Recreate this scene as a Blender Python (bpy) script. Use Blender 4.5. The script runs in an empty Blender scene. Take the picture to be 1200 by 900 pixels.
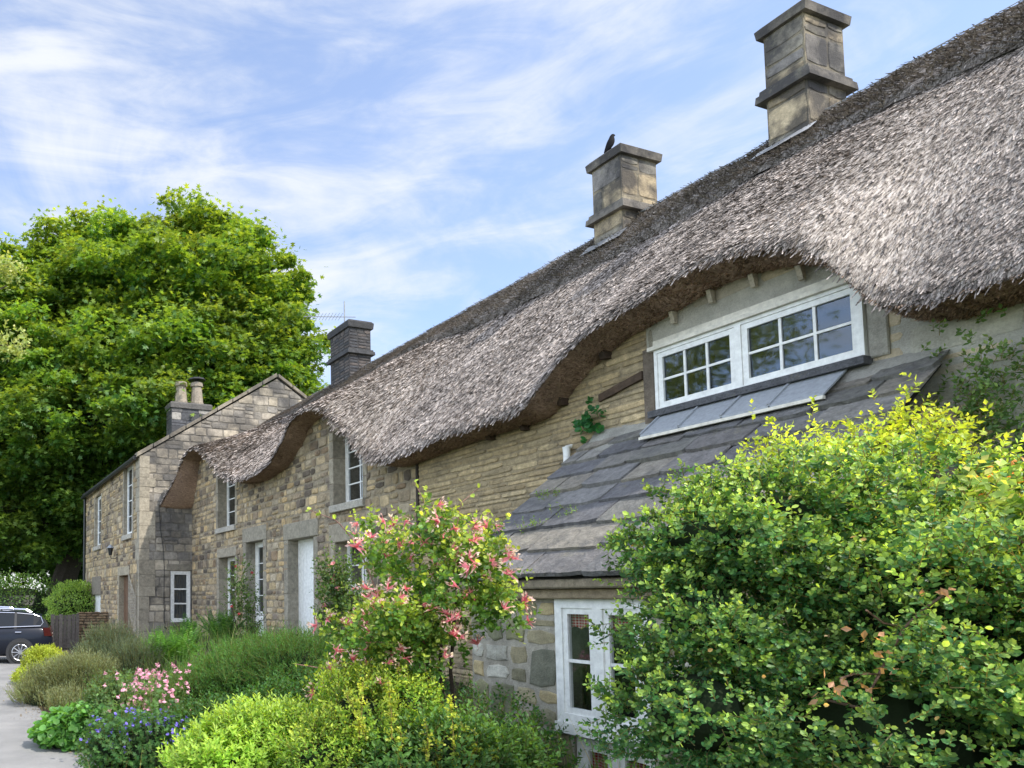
import bpy, math, random
import numpy as np
from mathutils import Vector
random.seed(7); rng = np.random.default_rng(7)
S = bpy.context.scene; COL = S.collection
rad = math.radians
CAMZ = 1.9; YAW = rad(19.1); PIT = rad(3.6); F = 850.0; CX, CY = 235.0, 646.0
_f = np.array([math.sin(YAW)*math.cos(PIT), math.cos(YAW)*math.cos(PIT), math.sin(PIT)])
_r = np.array([math.cos(YAW), -math.sin(YAW), 0.0]); _u = np.cross(_r, _f)
CAM = np.array([0, 0, CAMZ])
def ray(px, py): return _f + (px-CX)/F*_r + (CY-py)/F*_u
def at(px, py, X=None, Y=None, Z=None):
    """a survey point: where the sight line of a photo point meets a plane of the place"""
    d = ray(px, py)
    t = X/d[0] if X is not None else Y/d[1] if Y is not None else (Z-CAMZ)/d[2]
    return CAM + d*t

# ------------------------------------------------------------------ objects
def tag(o, label=None, cat=None, group=None, kind=None):
    if label: o['label'] = label
    if cat: o['category'] = cat
    if group: o['group'] = group
    if kind: o['kind'] = kind
    return o
def empty(name, loc, label=None, cat=None, group=None, rz=0):
    o = bpy.data.objects.new(name, None); COL.objects.link(o); o.location = tuple(float(v) for v in loc)
    o.rotation_euler = (0, 0, rz); o.empty_display_size = .2
    return tag(o, label, cat, group)
def dup(root, loc, rz=None, label=None, sc=None):
    r = root.copy(); COL.objects.link(r); r.location = loc
    if rz is not None: r.rotation_euler = (0, 0, rz)
    if label: r['label'] = label
    if sc: r.scale = sc
    for ch in list(root.children):
        c = ch.copy(); COL.objects.link(c); c.parent = r
        for g in list(ch.children):
            d = g.copy(); COL.objects.link(d); d.parent = c
    return r

class MB:
    def __init__(s): s.v = []; s.fl = []; s.fs = []; s.c = []; s.n = 0
    def add(s, V, Fc, col=(1, 1, 1)):
        V = np.asarray(V, float).reshape(-1, 3)
        if isinstance(Fc, np.ndarray):
            s.fl.append((Fc+s.n).ravel()); k = len(Fc); s.fs.append(np.full(k, Fc.shape[1]))
        else:
            k = len(Fc); s.fl.append(np.array([i+s.n for f in Fc for i in f])); s.fs.append(np.array([len(f) for f in Fc]))
        col = np.asarray(col, float)
        if col.ndim == 1: col = np.tile(col, (k, 1))
        s.c.append(col); s.v.append(V); s.n += len(V)
    def box(s, a, b, col=(1, 1, 1)):
        x0, y0, z0 = np.minimum(a, b); x1, y1, z1 = np.maximum(a, b)
        s.add([(x0,y0,z0),(x1,y0,z0),(x1,y1,z0),(x0,y1,z0),(x0,y0,z1),(x1,y0,z1),(x1,y1,z1),(x0,y1,z1)],
              [(0,3,2,1),(4,5,6,7),(0,1,5,4),(1,2,6,5),(2,3,7,6),(3,0,4,7)], col)
    def hexa(s, P, col=(1, 1, 1)):   # bottom 4, top 4
        s.add(P, [(0,3,2,1),(4,5,6,7),(0,1,5,4),(1,2,6,5),(2,3,7,6),(3,0,4,7)], col)
    def tube(s, path, r, n=7, col=(1, 1, 1), cap=True):
        P = np.asarray(path, float); m = len(P); r = np.broadcast_to(r, (m,))
        T = np.gradient(P, axis=0); T /= np.linalg.norm(T, axis=1)[:, None]+1e-9
        ref = np.array([0, 0, 1.]) if abs(T[0][2]) < .9 else np.array([1., 0, 0])
        A = np.cross(T, ref); A /= np.linalg.norm(A, axis=1)[:, None]+1e-9; B = np.cross(T, A)
        th = np.linspace(0, 2*math.pi, n, endpoint=False)
        V = P[:, None]+r[:, None, None]*(np.cos(th)[None, :, None]*A[:, None]+np.sin(th)[None, :, None]*B[:, None])
        i = np.arange(m-1)[:, None]*n; j = np.arange(n)[None]; k = (j+1) % n
        Fc = np.stack([i+j, i+k, i+n+k, i+n+j], -1).reshape(-1, 4)
        b = s.n; s.add(V.reshape(-1, 3), Fc, col)
        if cap: s.add(np.concatenate([V[0], V[-1]]), [tuple(range(n))[::-1], tuple(range(n, 2*n))], col)
    def build(s, name, mat, parent=None, smooth=False):
        me = bpy.data.meshes.new(name)
        V = np.concatenate(s.v); L = np.concatenate(s.fl).astype(np.int32); T = np.concatenate(s.fs).astype(np.int32)
        st = np.concatenate([[0], np.cumsum(T)[:-1]]).astype(np.int32)
        off = np.zeros(3)
        if parent is not None:
            p = parent; 
            while p is not None: off += np.array(p.location); p = p.parent
        V = V-off
        me.vertices.add(len(V)); me.vertices.foreach_set('co', V.astype(np.float32).ravel())
        me.loops.add(len(L)); me.loops.foreach_set('vertex_index', L)
        me.polygons.add(len(T)); me.polygons.foreach_set('loop_start', st); me.polygons.foreach_set('loop_total', T)
        a = me.color_attributes.new('Col', 'FLOAT_COLOR', 'CORNER')
        C = np.concatenate(s.c); C = np.concatenate([C, np.ones((len(C), 1))], 1)
        a.data.foreach_set('color', np.repeat(C, T, axis=0).astype(np.float32).ravel())
        me.polygons.foreach_set('use_smooth', np.full(len(T), smooth))
        me.update(calc_edges=True); me.validate()
        for m in (mat if isinstance(mat, (list, tuple)) else [mat]): me.materials.append(m)
        o = bpy.data.objects.new(name, me); COL.objects.link(o)
        if parent is not None: o.parent = parent
        return o

# ------------------------------------------------------------------ materials
def newmat(name):
    m = bpy.data.materials.new(name); m.use_nodes = True; nt = m.node_tree; nt.nodes.clear()
    return m, nt, nt.nodes, nt.links
def N(nt, typ, **kw):
    n = nt.nodes.new(typ)
    for k, v in kw.items():
        if k in n.inputs.keys() if not isinstance(k, int) else True:
            n.inputs[k].default_value = v
        else: setattr(n, k, v)
    return n
def stone_mat(name, tint=(1, 1, 1), bump=.5, scale=9, stain=.55, rough=.92, dark=(.07, .068, .065), moss=0.0, fine=60, st0=.5, sts=1.3):
    m, nt, ns, lk = newmat(name)
    out = ns.new('ShaderNodeOutputMaterial'); b = ns.new('ShaderNodeBsdfPrincipled'); lk.new(b.outputs[0], out.inputs[0])
    b.inputs['Roughness'].default_value = rough; b.inputs['Specular IOR Level'].default_value = .25
    at_ = ns.new('ShaderNodeAttribute'); at_.attribute_name = 'Col'
    geo = ns.new('ShaderNodeNewGeometry')
    n1 = N(nt, 'ShaderNodeTexNoise', Scale=scale, Detail=8, Roughness=.65); lk.new(geo.outputs['Position'], n1.inputs['Vector'])
    n2 = N(nt, 'ShaderNodeTexNoise', Scale=fine, Detail=5, Roughness=.7); lk.new(geo.outputs['Position'], n2.inputs['Vector'])
    n3 = N(nt, 'ShaderNodeTexNoise', Scale=sts, Detail=6, Roughness=.6); lk.new(geo.outputs['Position'], n3.inputs['Vector'])
    r1 = ns.new('ShaderNodeMapRange'); r1.inputs[1].default_value=.25; r1.inputs[2].default_value=.75; r1.inputs[3].default_value=.62; r1.inputs[4].default_value=1.38
    lk.new(n1.outputs[0], r1.inputs[0])
    r2 = ns.new('ShaderNodeMapRange'); r2.inputs[1].default_value=.3; r2.inputs[2].default_value=.7; r2.inputs[3].default_value=.82; r2.inputs[4].default_value=1.18
    lk.new(n2.outputs[0], r2.inputs[0])
    mu = ns.new('ShaderNodeMath'); mu.operation='MULTIPLY'; lk.new(r1.outputs[0], mu.inputs[0]); lk.new(r2.outputs[0], mu.inputs[1])
    vm = ns.new('ShaderNodeVectorMath'); vm.operation='SCALE'; lk.new(at_.outputs['Color'], vm.inputs[0]); lk.new(mu.outputs[0], vm.inputs['Scale'])
    vt = ns.new('ShaderNodeVectorMath'); vt.operation='MULTIPLY'; lk.new(vm.outputs[0], vt.inputs[0]); vt.inputs[1].default_value = tint
    r3 = ns.new('ShaderNodeMapRange'); r3.inputs[1].default_value=st0; r3.inputs[2].default_value=st0+.18; r3.inputs[3].default_value=0; r3.inputs[4].default_value=stain
    lk.new(n3.outputs[0], r3.inputs[0])
    mx = ns.new('ShaderNodeMix'); mx.data_type='RGBA'; lk.new(r3.outputs[0], mx.inputs[0]); lk.new(vt.outputs[0], mx.inputs[6]); mx.inputs[7].default_value = (*dark, 1)
    last = mx.outputs[2]
    if moss > 0:
        n4 = N(nt, 'ShaderNodeTexNoise', Scale=5, Detail=8, Roughness=.75); lk.new(geo.outputs['Position'], n4.inputs['Vector'])
        r4 = ns.new('ShaderNodeMapRange'); r4.inputs[1].default_value=.56; r4.inputs[2].default_value=.64; r4.inputs[4].default_value=moss
        lk.new(n4.outputs[0], r4.inputs[0])
        m2 = ns.new('ShaderNodeMix'); m2.data_type='RGBA'; lk.new(r4.outputs[0], m2.inputs[0]); lk.new(last, m2.inputs[6]); m2.inputs[7].default_value=(.30,.28,.19,1)
        last = m2.outputs[2]
    lk.new(last, b.inputs['Base Color'])
    ad = ns.new('ShaderNodeMath'); ad.operation='MULTIPLY_ADD'; lk.new(n1.outputs[0], ad.inputs[0]); ad.inputs[1].default_value=2.2; lk.new(n2.outputs[0], ad.inputs[2])
    bp = ns.new('ShaderNodeBump'); bp.inputs['Strength'].default_value=bump; bp.inputs['Distance'].default_value=.02; lk.new(ad.outputs[0], bp.inputs['Height'])
    lk.new(bp.outputs[0], b.inputs['Normal'])
    return m
def leaf_mat(name, tr=.45, rough=.45, spec=.35, var=.25, gain=1.5, tm=(1.9,1.65,.6)):
    m, nt, ns, lk = newmat(name)
    out = ns.new('ShaderNodeOutputMaterial')
    at_ = ns.new('ShaderNodeAttribute'); at_.attribute_name = 'Col'
    geo = ns.new('ShaderNodeNewGeometry')
    n1 = N(nt, 'ShaderNodeTexNoise', Scale=3.0, Detail=3); lk.new(geo.outputs['Position'], n1.inputs['Vector'])
    r1 = ns.new('ShaderNodeMapRange'); r1.inputs[1].default_value=.3; r1.inputs[2].default_value=.7; r1.inputs[3].default_value=gain*(1-var); r1.inputs[4].default_value=gain*(1+var)
    lk.new(n1.outputs[0], r1.inputs[0])
    vm = ns.new('ShaderNodeVectorMath'); vm.operation='SCALE'; lk.new(at_.outputs['Color'], vm.inputs[0]); lk.new(r1.outputs[0], vm.inputs['Scale'])
    b = ns.new('ShaderNodeBsdfPrincipled'); b.inputs['Roughness'].default_value=rough; b.inputs['Specular IOR Level'].default_value=spec
    lk.new(vm.outputs[0], b.inputs['Base Color'])
    t = ns.new('ShaderNodeBsdfTranslucent')
    v2 = ns.new('ShaderNodeVectorMath'); v2.operation='MULTIPLY'; v2.inputs[1].default_value=tm; lk.new(vm.outputs[0], v2.inputs[0]); lk.new(v2.outputs[0], t.inputs[0])
    mx = ns.new('ShaderNodeMixShader'); mx.inputs[0].default_value=tr; lk.new(b.outputs[0], mx.inputs[1]); lk.new(t.outputs[0], mx.inputs[2])
    lk.new(mx.outputs[0], out.inputs[0]); return m
def paint_mat(name, col, rough=.45, metal=0, spec=.5, wear=.1, nscale=25, coat=0):
    m, nt, ns, lk = newmat(name)
    out = ns.new('ShaderNodeOutputMaterial'); b = ns.new('ShaderNodeBsdfPrincipled'); lk.new(b.outputs[0], out.inputs[0])
    geo = ns.new('ShaderNodeNewGeometry')
    n1 = N(nt, 'ShaderNodeTexNoise', Scale=nscale, Detail=6, Roughness=.65); lk.new(geo.outputs['Position'], n1.inputs['Vector'])
    r1 = ns.new('ShaderNodeMapRange'); r1.inputs[1].default_value=.3; r1.inputs[2].default_value=.7; r1.inputs[3].default_value=1-wear; r1.inputs[4].default_value=1+wear
    lk.new(n1.outputs[0], r1.inputs[0])
    vm = ns.new('ShaderNodeVectorMath'); vm.operation='SCALE'; vm.inputs[0].default_value=col; lk.new(r1.outputs[0], vm.inputs['Scale'])
    lk.new(vm.outputs[0], b.inputs['Base Color']); b.inputs['Roughness'].default_value=rough; b.inputs['Metallic'].default_value=metal
    b.inputs['Specular IOR Level'].default_value=spec; b.inputs['Coat Weight'].default_value=coat
    bp = ns.new('ShaderNodeBump'); bp.inputs['Strength'].default_value=wear; bp.inputs['Distance'].default_value=.004; lk.new(n1.outputs[0], bp.inputs['Height']); lk.new(bp.outputs[0], b.inputs['Normal'])
    return m
def glass_mat(name, refl=.35, tint=(.55, .6, .6)):
    m, nt, ns, lk = newmat(name)
    out = ns.new('ShaderNodeOutputMaterial'); g = ns.new('ShaderNodeBsdfGlossy'); g.inputs['Roughness'].default_value=.03; g.inputs[0].default_value=(.9,.95,1,1)
    t = ns.new('ShaderNodeBsdfTransparent'); t.inputs[0].default_value=(*tint, 1)
    geo = ns.new('ShaderNodeNewGeometry')
    n1 = N(nt, 'ShaderNodeTexNoise', Scale=1.6, Detail=1); lk.new(geo.outputs['Position'], n1.inputs['Vector'])
    bp = ns.new('ShaderNodeBump'); bp.inputs['Strength'].default_value=.12; bp.inputs['Distance'].default_value=.02; lk.new(n1.outputs[0], bp.inputs['Height']); lk.new(bp.outputs[0], g.inputs['Normal'])
    lw = ns.new('ShaderNodeLayerWeight'); lw.inputs[0].default_value=.25
    r = ns.new('ShaderNodeMapRange'); r.inputs[3].default_value=refl*.45; r.inputs[4].default_value=min(1, refl*1.9); lk.new(lw.outputs['Fresnel'], r.inputs[0])
    mx = ns.new('ShaderNodeMixShader'); lk.new(r.outputs[0], mx.inputs[0]); lk.new(t.outputs[0], mx.inputs[1]); lk.new(g.outputs[0], mx.inputs[2]); lk.new(mx.outputs[0], out.inputs[0])
    return m
def flat_col(name, rough=.9, spec=.2, bump=.0, nscale=20, var=.2):
    m, nt, ns, lk = newmat(name)
    out = ns.new('ShaderNodeOutputMaterial'); b = ns.new('ShaderNodeBsdfPrincipled'); lk.new(b.outputs[0], out.inputs[0])
    at_ = ns.new('ShaderNodeAttribute'); at_.attribute_name='Col'; geo = ns.new('ShaderNodeNewGeometry')
    n1 = N(nt, 'ShaderNodeTexNoise', Scale=nscale, Detail=7, Roughness=.65); lk.new(geo.outputs['Position'], n1.inputs['Vector'])
    r1 = ns.new('ShaderNodeMapRange'); r1.inputs[1].default_value=.3; r1.inputs[2].default_value=.7; r1.inputs[3].default_value=1-var; r1.inputs[4].default_value=1+var; lk.new(n1.outputs[0], r1.inputs[0])
    vm = ns.new('ShaderNodeVectorMath'); vm.operation='SCALE'; lk.new(at_.outputs['Color'], vm.inputs[0]); lk.new(r1.outputs[0], vm.inputs['Scale']); lk.new(vm.outputs[0], b.inputs['Base Color'])
    b.inputs['Roughness'].default_value=rough; b.inputs['Specular IOR Level'].default_value=spec
    if bump:
        bp = ns.new('ShaderNodeBump'); bp.inputs['Strength'].default_value=bump; bp.inputs['Distance'].default_value=.02; lk.new(n1.outputs[0], bp.inputs['Height']); lk.new(bp.outputs[0], b.inputs['Normal'])
    return m
M_rub = stone_mat('rubble_sandstone', tint=(.98,.93,.86), stain=.5, sts=2.2, bump=.8)
M_thin = stone_mat('coursed_sandstone', tint=(.93,.87,.77), stain=.45, sts=2.0, scale=14)
M_big = stone_mat('lean_to_stone', stain=.3, scale=7, moss=.25)
M_grey = stone_mat('weathered_gritstone', tint=(.98,.95,.90), stain=.7, st0=.42, sts=.9, scale=6, dark=(.05,.05,.052))
M_chim = stone_mat('chimney_ashlar', stain=.85, scale=7, dark=(.05,.048,.05), moss=.25, st0=.40, sts=2.2)
M_dress = stone_mat('dressed_stone', stain=.2, scale=12, bump=.35)
M_render = stone_mat('grey_lime_render', stain=.35, scale=3, bump=.7, dark=(.13,.12,.10))
M_slate = stone_mat('stone_slate', tint=(.84,.85,.85), stain=.55, scale=11, bump=1.3, dark=(.10,.10,.105), moss=.35, fine=38, sts=3.5)
M_brickd = stone_mat('sooty_brick', stain=.5, bump=.6)
M_white = paint_mat('white_window_paint', (.80,.80,.765), wear=.16, nscale=13)
M_white_old = paint_mat('weathered_white_paint', (.70,.66,.56), wear=.22, nscale=14, rough=.7)
M_lead = paint_mat('lead_sheet', (.30,.32,.34), rough=.55, wear=.2)
M_black = paint_mat('black_painted_iron', (.02,.02,.022), rough=.4)
M_dark = paint_mat('unlit_room_black', (.012,.012,.013), rough=1, wear=0)  # cards behind windows: darkness of the unlit room put into the colour
M_wood = stone_mat('old_timber', stain=.3, scale=16, bump=.5)
M_glass = glass_mat('window_glass', .17, (.45,.5,.55))
M_glass2 = glass_mat('clear_window_glass', .2, (.75,.78,.76))
M_leaf = leaf_mat('leaf'); M_leafg = leaf_mat('glossy_leaf', tr=.38, rough=.42, spec=.35, gain=1.6)
M_petal = leaf_mat('petal', tr=.35, rough=.7, spec=.1, var=.1, gain=1.0, tm=(1.15,1.1,1.1))
M_bark = stone_mat('bark', stain=.2, scale=10, bump=1.0)
M_soil = flat_col('soil', nscale=6, bump=.8, var=.4)

# ------------------------------------------------------------------ masonry
def pal_pick(pal):
    c = np.array(pal[random.randrange(len(pal))]); return c*random.uniform(.8, 1.2)
SAND_ = [(.13,.11,.09),(.24,.18,.12),(.40,.32,.20),(.36,.29,.19),(.43,.35,.23),(.33,.28,.20),(.30,.25,.18),(.46,.36,.22),(.38,.33,.25),(.27,.22,.16),(.40,.30,.17),(.20,.17,.14)]
SAND = [tuple(min(.7, c*1.2) for c in t) for t in SAND_]
YEL = [(.47,.385,.25),(.44,.365,.24),(.50,.42,.28),(.40,.34,.235),(.45,.37,.24)]
OLIV = [(.27,.26,.15),(.21,.21,.13),(.31,.27,.17),(.42,.34,.19),(.20,.20,.15),(.46,.44,.37),(.25,.23,.15)]
GREY = [(.36,.33,.28),(.30,.28,.25),(.42,.38,.32),(.27,.255,.235),(.46,.41,.33)]
CHIM = [(.40,.34,.24),(.28,.25,.20),(.50,.40,.26),(.20,.185,.16),(.34,.31,.25),(.23,.21,.19)]
class Frame:
    def __init__(s, O, U, Nn): s.O = np.array(O, float); s.U = np.array(U, float); s.Nn = np.array(Nn, float)
    def p(s, u, z, d=0.0):
        return s.O+np.asarray(u)[..., None]*s.U+np.asarray(z)[..., None]*np.array([0, 0, 1.])+np.asarray(d)[..., None]*s.Nn
def clip_poly(P, a, b, c):      # keep a*u+b*z <= c
    out = []
    for i in range(len(P)):
        p, q = P[i], P[(i+1) % len(P)]
        dp = a*p[0]+b*p[1]-c; dq = a*q[0]+b*q[1]-c
        if dp <= 0: out.append(p)
        if (dp < 0 < dq) or (dq < 0 < dp):
            t = dp/(dp-dq); out.append((p[0]+t*(q[0]-p[0]), p[1]+t*(q[1]-p[1])))
    return out
def stones(mb, fr, u0, u1, z0, z1, openings=(), ch=(.13, .24), bw=(.18, .5), pal=SAND, prot=(.006, .028), gap=.010, clips=(), top=None, jit=.012, inset=.02, light=1.0):
    zs = [z0]
    while zs[-1] < z1-.06: zs.append(min(z1, zs[-1]+random.uniform(*ch)))
    zs[-1] = z1
    edges = sorted({e for o in openings for e in o[2:4] if z0 < e < z1})
    for e in edges:
        i = min(range(1, len(zs)-1), key=lambda k: abs(zs[k]-e)) if len(zs) > 2 else None
        if i and abs(zs[i]-e) < .14: zs[i] = e
        else: zs.append(e); zs.sort()
    for a, b in zip(zs[:-1], zs[1:]):
        if b-a < .03: continue
        segs = [(u0, u1)]
        for o in openings:
            if min(b, o[3])-max(a, o[2]) > .25*(b-a):
                ns_ = []
                for s0, s1 in segs:
                    if o[0] > s0: ns_.append((s0, min(s1, o[0])))
                    if o[1] < s1: ns_.append((max(s0, o[1]), s1))
                segs = [t for t in ns_ if t[1]-t[0] > .03]
        for s0, s1 in segs:
            u = s0
            while u < s1-.02:
                w = random.uniform(*bw)*(1.0 if b-a > .1 else 1.2)
                if s1-(u+w) < bw[0]*.6: w = s1-u
                subs = [(a, b)]
                if b-a > .19 and random.random() < .22 and w > .15: m_ = a+(b-a)*random.uniform(.4, .6); subs = [(a, m_), (m_, b)]
                for (za, zb) in subs:
                    if top is not None and za > top(u+w/2)-.04: continue
                    zt = zb if top is None else min(zb, top(u+w/2))
                    g = gap
                    P = [(u+g, za+g), (u+w/2, za+g), (u+w-g, za+g), (u+w-g, (za+zt)/2), (u+w-g, zt-g), (u+w/2, zt-g), (u+g, zt-g), (u+g, (za+zt)/2)]
                    j = min(jit, w*.08, (zt-za)*.1)
                    P = [(x+random.uniform(-j, j), y+random.uniform(-j, j)) for x, y in P]
                    cxm = u+w/2; czm = (za+zt)/2
                    for i in (0, 2, 4, 6):      # round the corners
                        P[i] = (P[i][0]+(cxm-P[i][0])*min(.3,.018/w*2), P[i][1]+(czm-P[i][1])*min(.3,.018/(zt-za)*2))
                    for c in clips: P = clip_poly(P, *c) if len(P) > 2 else P
                    if len(P) < 3: continue
                    P = np.array(P); cen = P.mean(0); d = P-cen; L = np.linalg.norm(d, axis=1)[:, None]+1e-6
                    i1 = P-d/L*np.minimum(inset*.35, L*.2); i2 = P-d/L*np.minimum(inset*1.2, L*.45)
                    pr = random.uniform(*prot); n = len(P)
                    V = np.concatenate([fr.p(P[:, 0], P[:, 1], np.full(n, -.012)), fr.p(i1[:, 0], i1[:, 1], np.full(n, pr*.65)), fr.p(i2[:, 0], i2[:, 1], pr+rng.uniform(-.004, .004, n)), fr.p(cen[:1], cen[1:2], np.array([pr*1.25]))])
                    Fc = []
                    for q in range(n):
                        r_ = (q+1) % n
                        Fc += [(q, r_, n+r_, n+q), (n+q, n+r_, 2*n+r_, 2*n+q), (2*n+q, 2*n+r_, 3*n)]
                    Fx = [f for f in Fc]
                    mb.add(V, Fx, pal_pick(pal)*light)
                u += w
def backing(mb, fr, u0, u1, z0, z1, openings=(), top=None, col=(.36, .32, .25), step=.3, depth=.3, clips=()):
    if clips:
        P = [(u0, z0), (u1, z0), (u1, z1), (u0, z1)]
        for c in clips: P = clip_poly(P, *c)
        P = np.array(P); mb.add(fr.p(P[:, 0], P[:, 1]), [tuple(range(len(P)))], col); return
    us = set(np.linspace(u0, u1, max(2, int((u1-u0)/step)+1)))
    for o in openings: us |= {o[0], o[1]}
    us = sorted(u for u in us if u0 <= u <= u1)
    for a, b in zip(us[:-1], us[1:]):
        if b-a < 1e-4: continue
        m_ = (a+b)/2; cuts = sorted((o[2], o[3]) for o in openings if o[0] < m_ < o[1])
        z = z0; ta = z1 if top is None else top(a); tb = z1 if top is None else top(b)
        for c0, c1 in cuts:
            mb.add(fr.p(np.array([a, b, b, a]), np.array([z, z, c0, c0])), [(0, 1, 2, 3)], col); z = c1
        mb.add(fr.p(np.array([a, b, b, a]), np.array([z, z, max(z, tb), max(z, ta)])), [(0, 1, 2, 3)], col)
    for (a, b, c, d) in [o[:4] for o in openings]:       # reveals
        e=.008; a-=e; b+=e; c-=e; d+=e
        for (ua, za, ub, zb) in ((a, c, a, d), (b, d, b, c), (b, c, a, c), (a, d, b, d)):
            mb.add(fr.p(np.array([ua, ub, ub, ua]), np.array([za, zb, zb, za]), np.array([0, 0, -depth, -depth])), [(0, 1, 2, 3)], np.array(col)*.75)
def slab(mb, fr, u0, u1, z0, z1, d0, d1, col, j=.006, bev=.012):
    """a dressed stone with softened arrises"""
    P = []
    for d, b_ in ((d0, 0), (d1-bev, 0), (d1, bev)):
        for (u, z) in ((u0+b_, z0+b_), (u1-b_, z0+b_), (u1-b_, z1-b_), (u0+b_, z1-b_)):
            P.append(fr.p(np.array([u+random.uniform(-j, j)*.5]), np.array([z+random.uniform(-j, j)*.5]), np.array([d]))[0])
    Fc = [(3,2,1,0)]+[(i, (i+1) % 4, 4+(i+1) % 4, 4+i) for i in range(4)]+[(4+i, 4+(i+1) % 4, 8+(i+1) % 4, 8+i) for i in range(4)]+[(8,9,10,11)]
    mb.add(P, Fc, col)
def bar(mb, fr, u0, u1, z0, z1, d0, d1, col=(1, 1, 1)):
    P = []
    for z in (z0, z1):
        for (u, d) in ((u0, d0), (u1, d0), (u1, d1), (u0, d1)): P.append(fr.p(np.array([u]), np.array([z]), np.array([d]))[0])
    mb.hexa(P, col)
def window(parent, fr, u0, u1, z0, z1, d, cols=2, rows=2, ft=.06, mt=.025, mat=None, name='window', glass=None, room=.35, split=1, label=None):
    """frame with glazing bars; panes and a black card for the unlit room as sub-parts"""
    mat = mat or M_white; mb = MB(); th = .05
    bar(mb, fr, u0, u1, z1-ft, z1, d-th, d); bar(mb, fr, u0, u1, z0, z0+ft, d-th, d)
    bar(mb, fr, u0, u0+ft, z0+ft, z1-ft, d-th, d); bar(mb, fr, u1-ft, u1, z0+ft, z1-ft, d-th, d)
    W = (u1-u0-2*ft)
    for k in range(split):
        a = u0+ft+W*k/split; b = u0+ft+W*(k+1)/split
        if k: bar(mb, fr, a-ft*.6, a+ft*.6, z0+ft, z1-ft, d-th, d+.003)
        sf = ft*.65     # sash
        a2 = a+(ft*.6 if k else 0); b2 = b-(ft*.6 if k < split-1 else 0); zz0, zz1 = z0+ft, z1-ft
        bar(mb, fr, a2, b2, zz1-sf, zz1, d-th-.01, d-.013); bar(mb, fr, a2, b2, zz0, zz0+sf, d-th-.01, d-.013)
        bar(mb, fr, a2, a2+sf, zz0+sf, zz1-sf, d-th-.01, d-.013); bar(mb, fr, b2-sf, b2, zz0+sf, zz1-sf, d-th-.01, d-.013)
        for c in range(1, cols):
            u = a2+sf+(b2-a2-2*sf)*c/cols; bar(mb, fr, u-mt/2, u+mt/2, zz0+sf, zz1-sf, d-.045, d-.02)
        for r in range(1, rows):
            z = zz0+sf+(zz1-zz0-2*sf)*r/rows; bar(mb, fr, a2+sf, b2-sf, z-mt/2, z+mt/2, d-.047, d-.018)
    o = mb.build(name, mat, parent)
    if label: o['label'] = label
    g = MB(); g.add(fr.p(np.array([u0+.01, u1-.01, u1-.01, u0+.01]), np.array([z0+.01, z0+.01, z1-.01, z1-.01]), np.full(4, d-.036)), [(0,1,2,3)])
    g.build('pane', glass or M_glass, o)
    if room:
        g = MB(); bar(g, fr, u0-.1, u1+.1, z0-.1, z1+.1, d-room-.05, d-room); g.build('dark_room_card', M_dark, o)
    return o
def surround(parent, fr, op, lint=.2, sill=.12, jamb=.0, col=(.33, .29, .22), over=.16, sill_col=(.42, .39, .33), do_sill=True):
    u0, u1, z0, z1 = op
    if lint:
        mb = MB(); slab(mb, fr, u0-over, u1+over, z1, z1+lint, -.28, .035, col); mb.build('lintel', M_dress, parent)
    if do_sill:
        mb = MB(); slab(mb, fr, u0-.09, u1+.09, z0-sill, z0, -.28, .09, sill_col); mb.build('sill', M_dress, parent)
    if jamb:
        for (a, b) in ((u0-jamb, u0), (u1, u1+jamb)):
            mb = MB(); z = z0
            while z < z1-.05:
                h = min(random.uniform(.35, .7), z1-z); slab(mb, fr, a, b, z+.004, z+h-.004, -.28, .028, np.array(col)*random.uniform(.85, 1.15)); z += h
            mb.build('jamb', M_dress, parent)

# ------------------------------------------------------------------ thatched terrace
XF = 7.5; XR = 10.4; ZR = 7.95; Y0, Y1 = -2.0, 22.5
lip_px = [(188,592,6.40),(191,585,6.45),(205,560,6.75),(214.7,534.7,6.95),(224,524,7),(233,521,7),(240,527,7),(246.7,537,7),(257,553,7),(274.7,560,7),(294.7,554.7,7),(316,538.7,7),(332,512,7),(340,490.7,7),(353,479,7),(368,473,7),(379,476,7),(389,490.7,7),(406.7,509,7),(428,534,7),(450,536,7),(483,521.7,7),(516.7,508,7),(550,495,7),(585,484,7),(616.7,471.7,7),(626.7,453,7),(663,407,7),(700,375,7),(740,352,7),(778,327.5,7),(816.7,304.5,7),(874,287,7),(931.6,281.5,7),(966,293,7),(989,314,7),(1004.5,331,7),(1027.5,350,7),(1085,345,7),(1140,325,7),(1200,306,7)]
L = np.array([at(a, b, X=x) for a, b, x in lip_px]); L = L[np.argsort(L[:, 1])]
ly = np.concatenate([[-2.2, 0, 1.8], L[:, 1]]); lz = np.concatenate([[4.25, 4.25, 4.2], L[:, 2]]); lx = np.concatenate([[7, 7, 7], L[:, 0]])
NY = 620; ys = np.concatenate([np.linspace(-2.2, 2.4, 60, endpoint=False), np.linspace(2.4, Y1, NY-60)])
def gblur(a, w):      # smooth along the eave (metres)
    if w < .01: return a
    k = np.exp(-((ys[:, None]-ys[None])/w)**2/2); k *= np.gradient(ys)[None]; return (k@a)/k.sum(1)
ze0 = np.interp(ys, ly, lz); xe0 = np.interp(ys, ly, lx); ze0 = gblur(ze0, .05)
zin_arr = gblur(ze0, .12)-.13     # where the soffit meets the wall
def zin(y): return float(np.interp(y, ys, zin_arr))
ZB = 4.25
def hn(y, x, s=1.0, seed=0):   # cheap smooth noise
    return (np.sin(y*1.7*s+seed)+np.sin(x*2.3*s+y*1.1*s+1.3*seed)+np.sin(x*1.1*s-y*2.9*s+2.1*seed)+np.sin(y*4.7*s+x*3.1*s+seed*.7)*.5)/3.5
NV = 90; vs = np.linspace(0, 1, NV)
bumps = [gblur(ze0-ZB, .05+.75*v**1.2) for v in vs]
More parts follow.
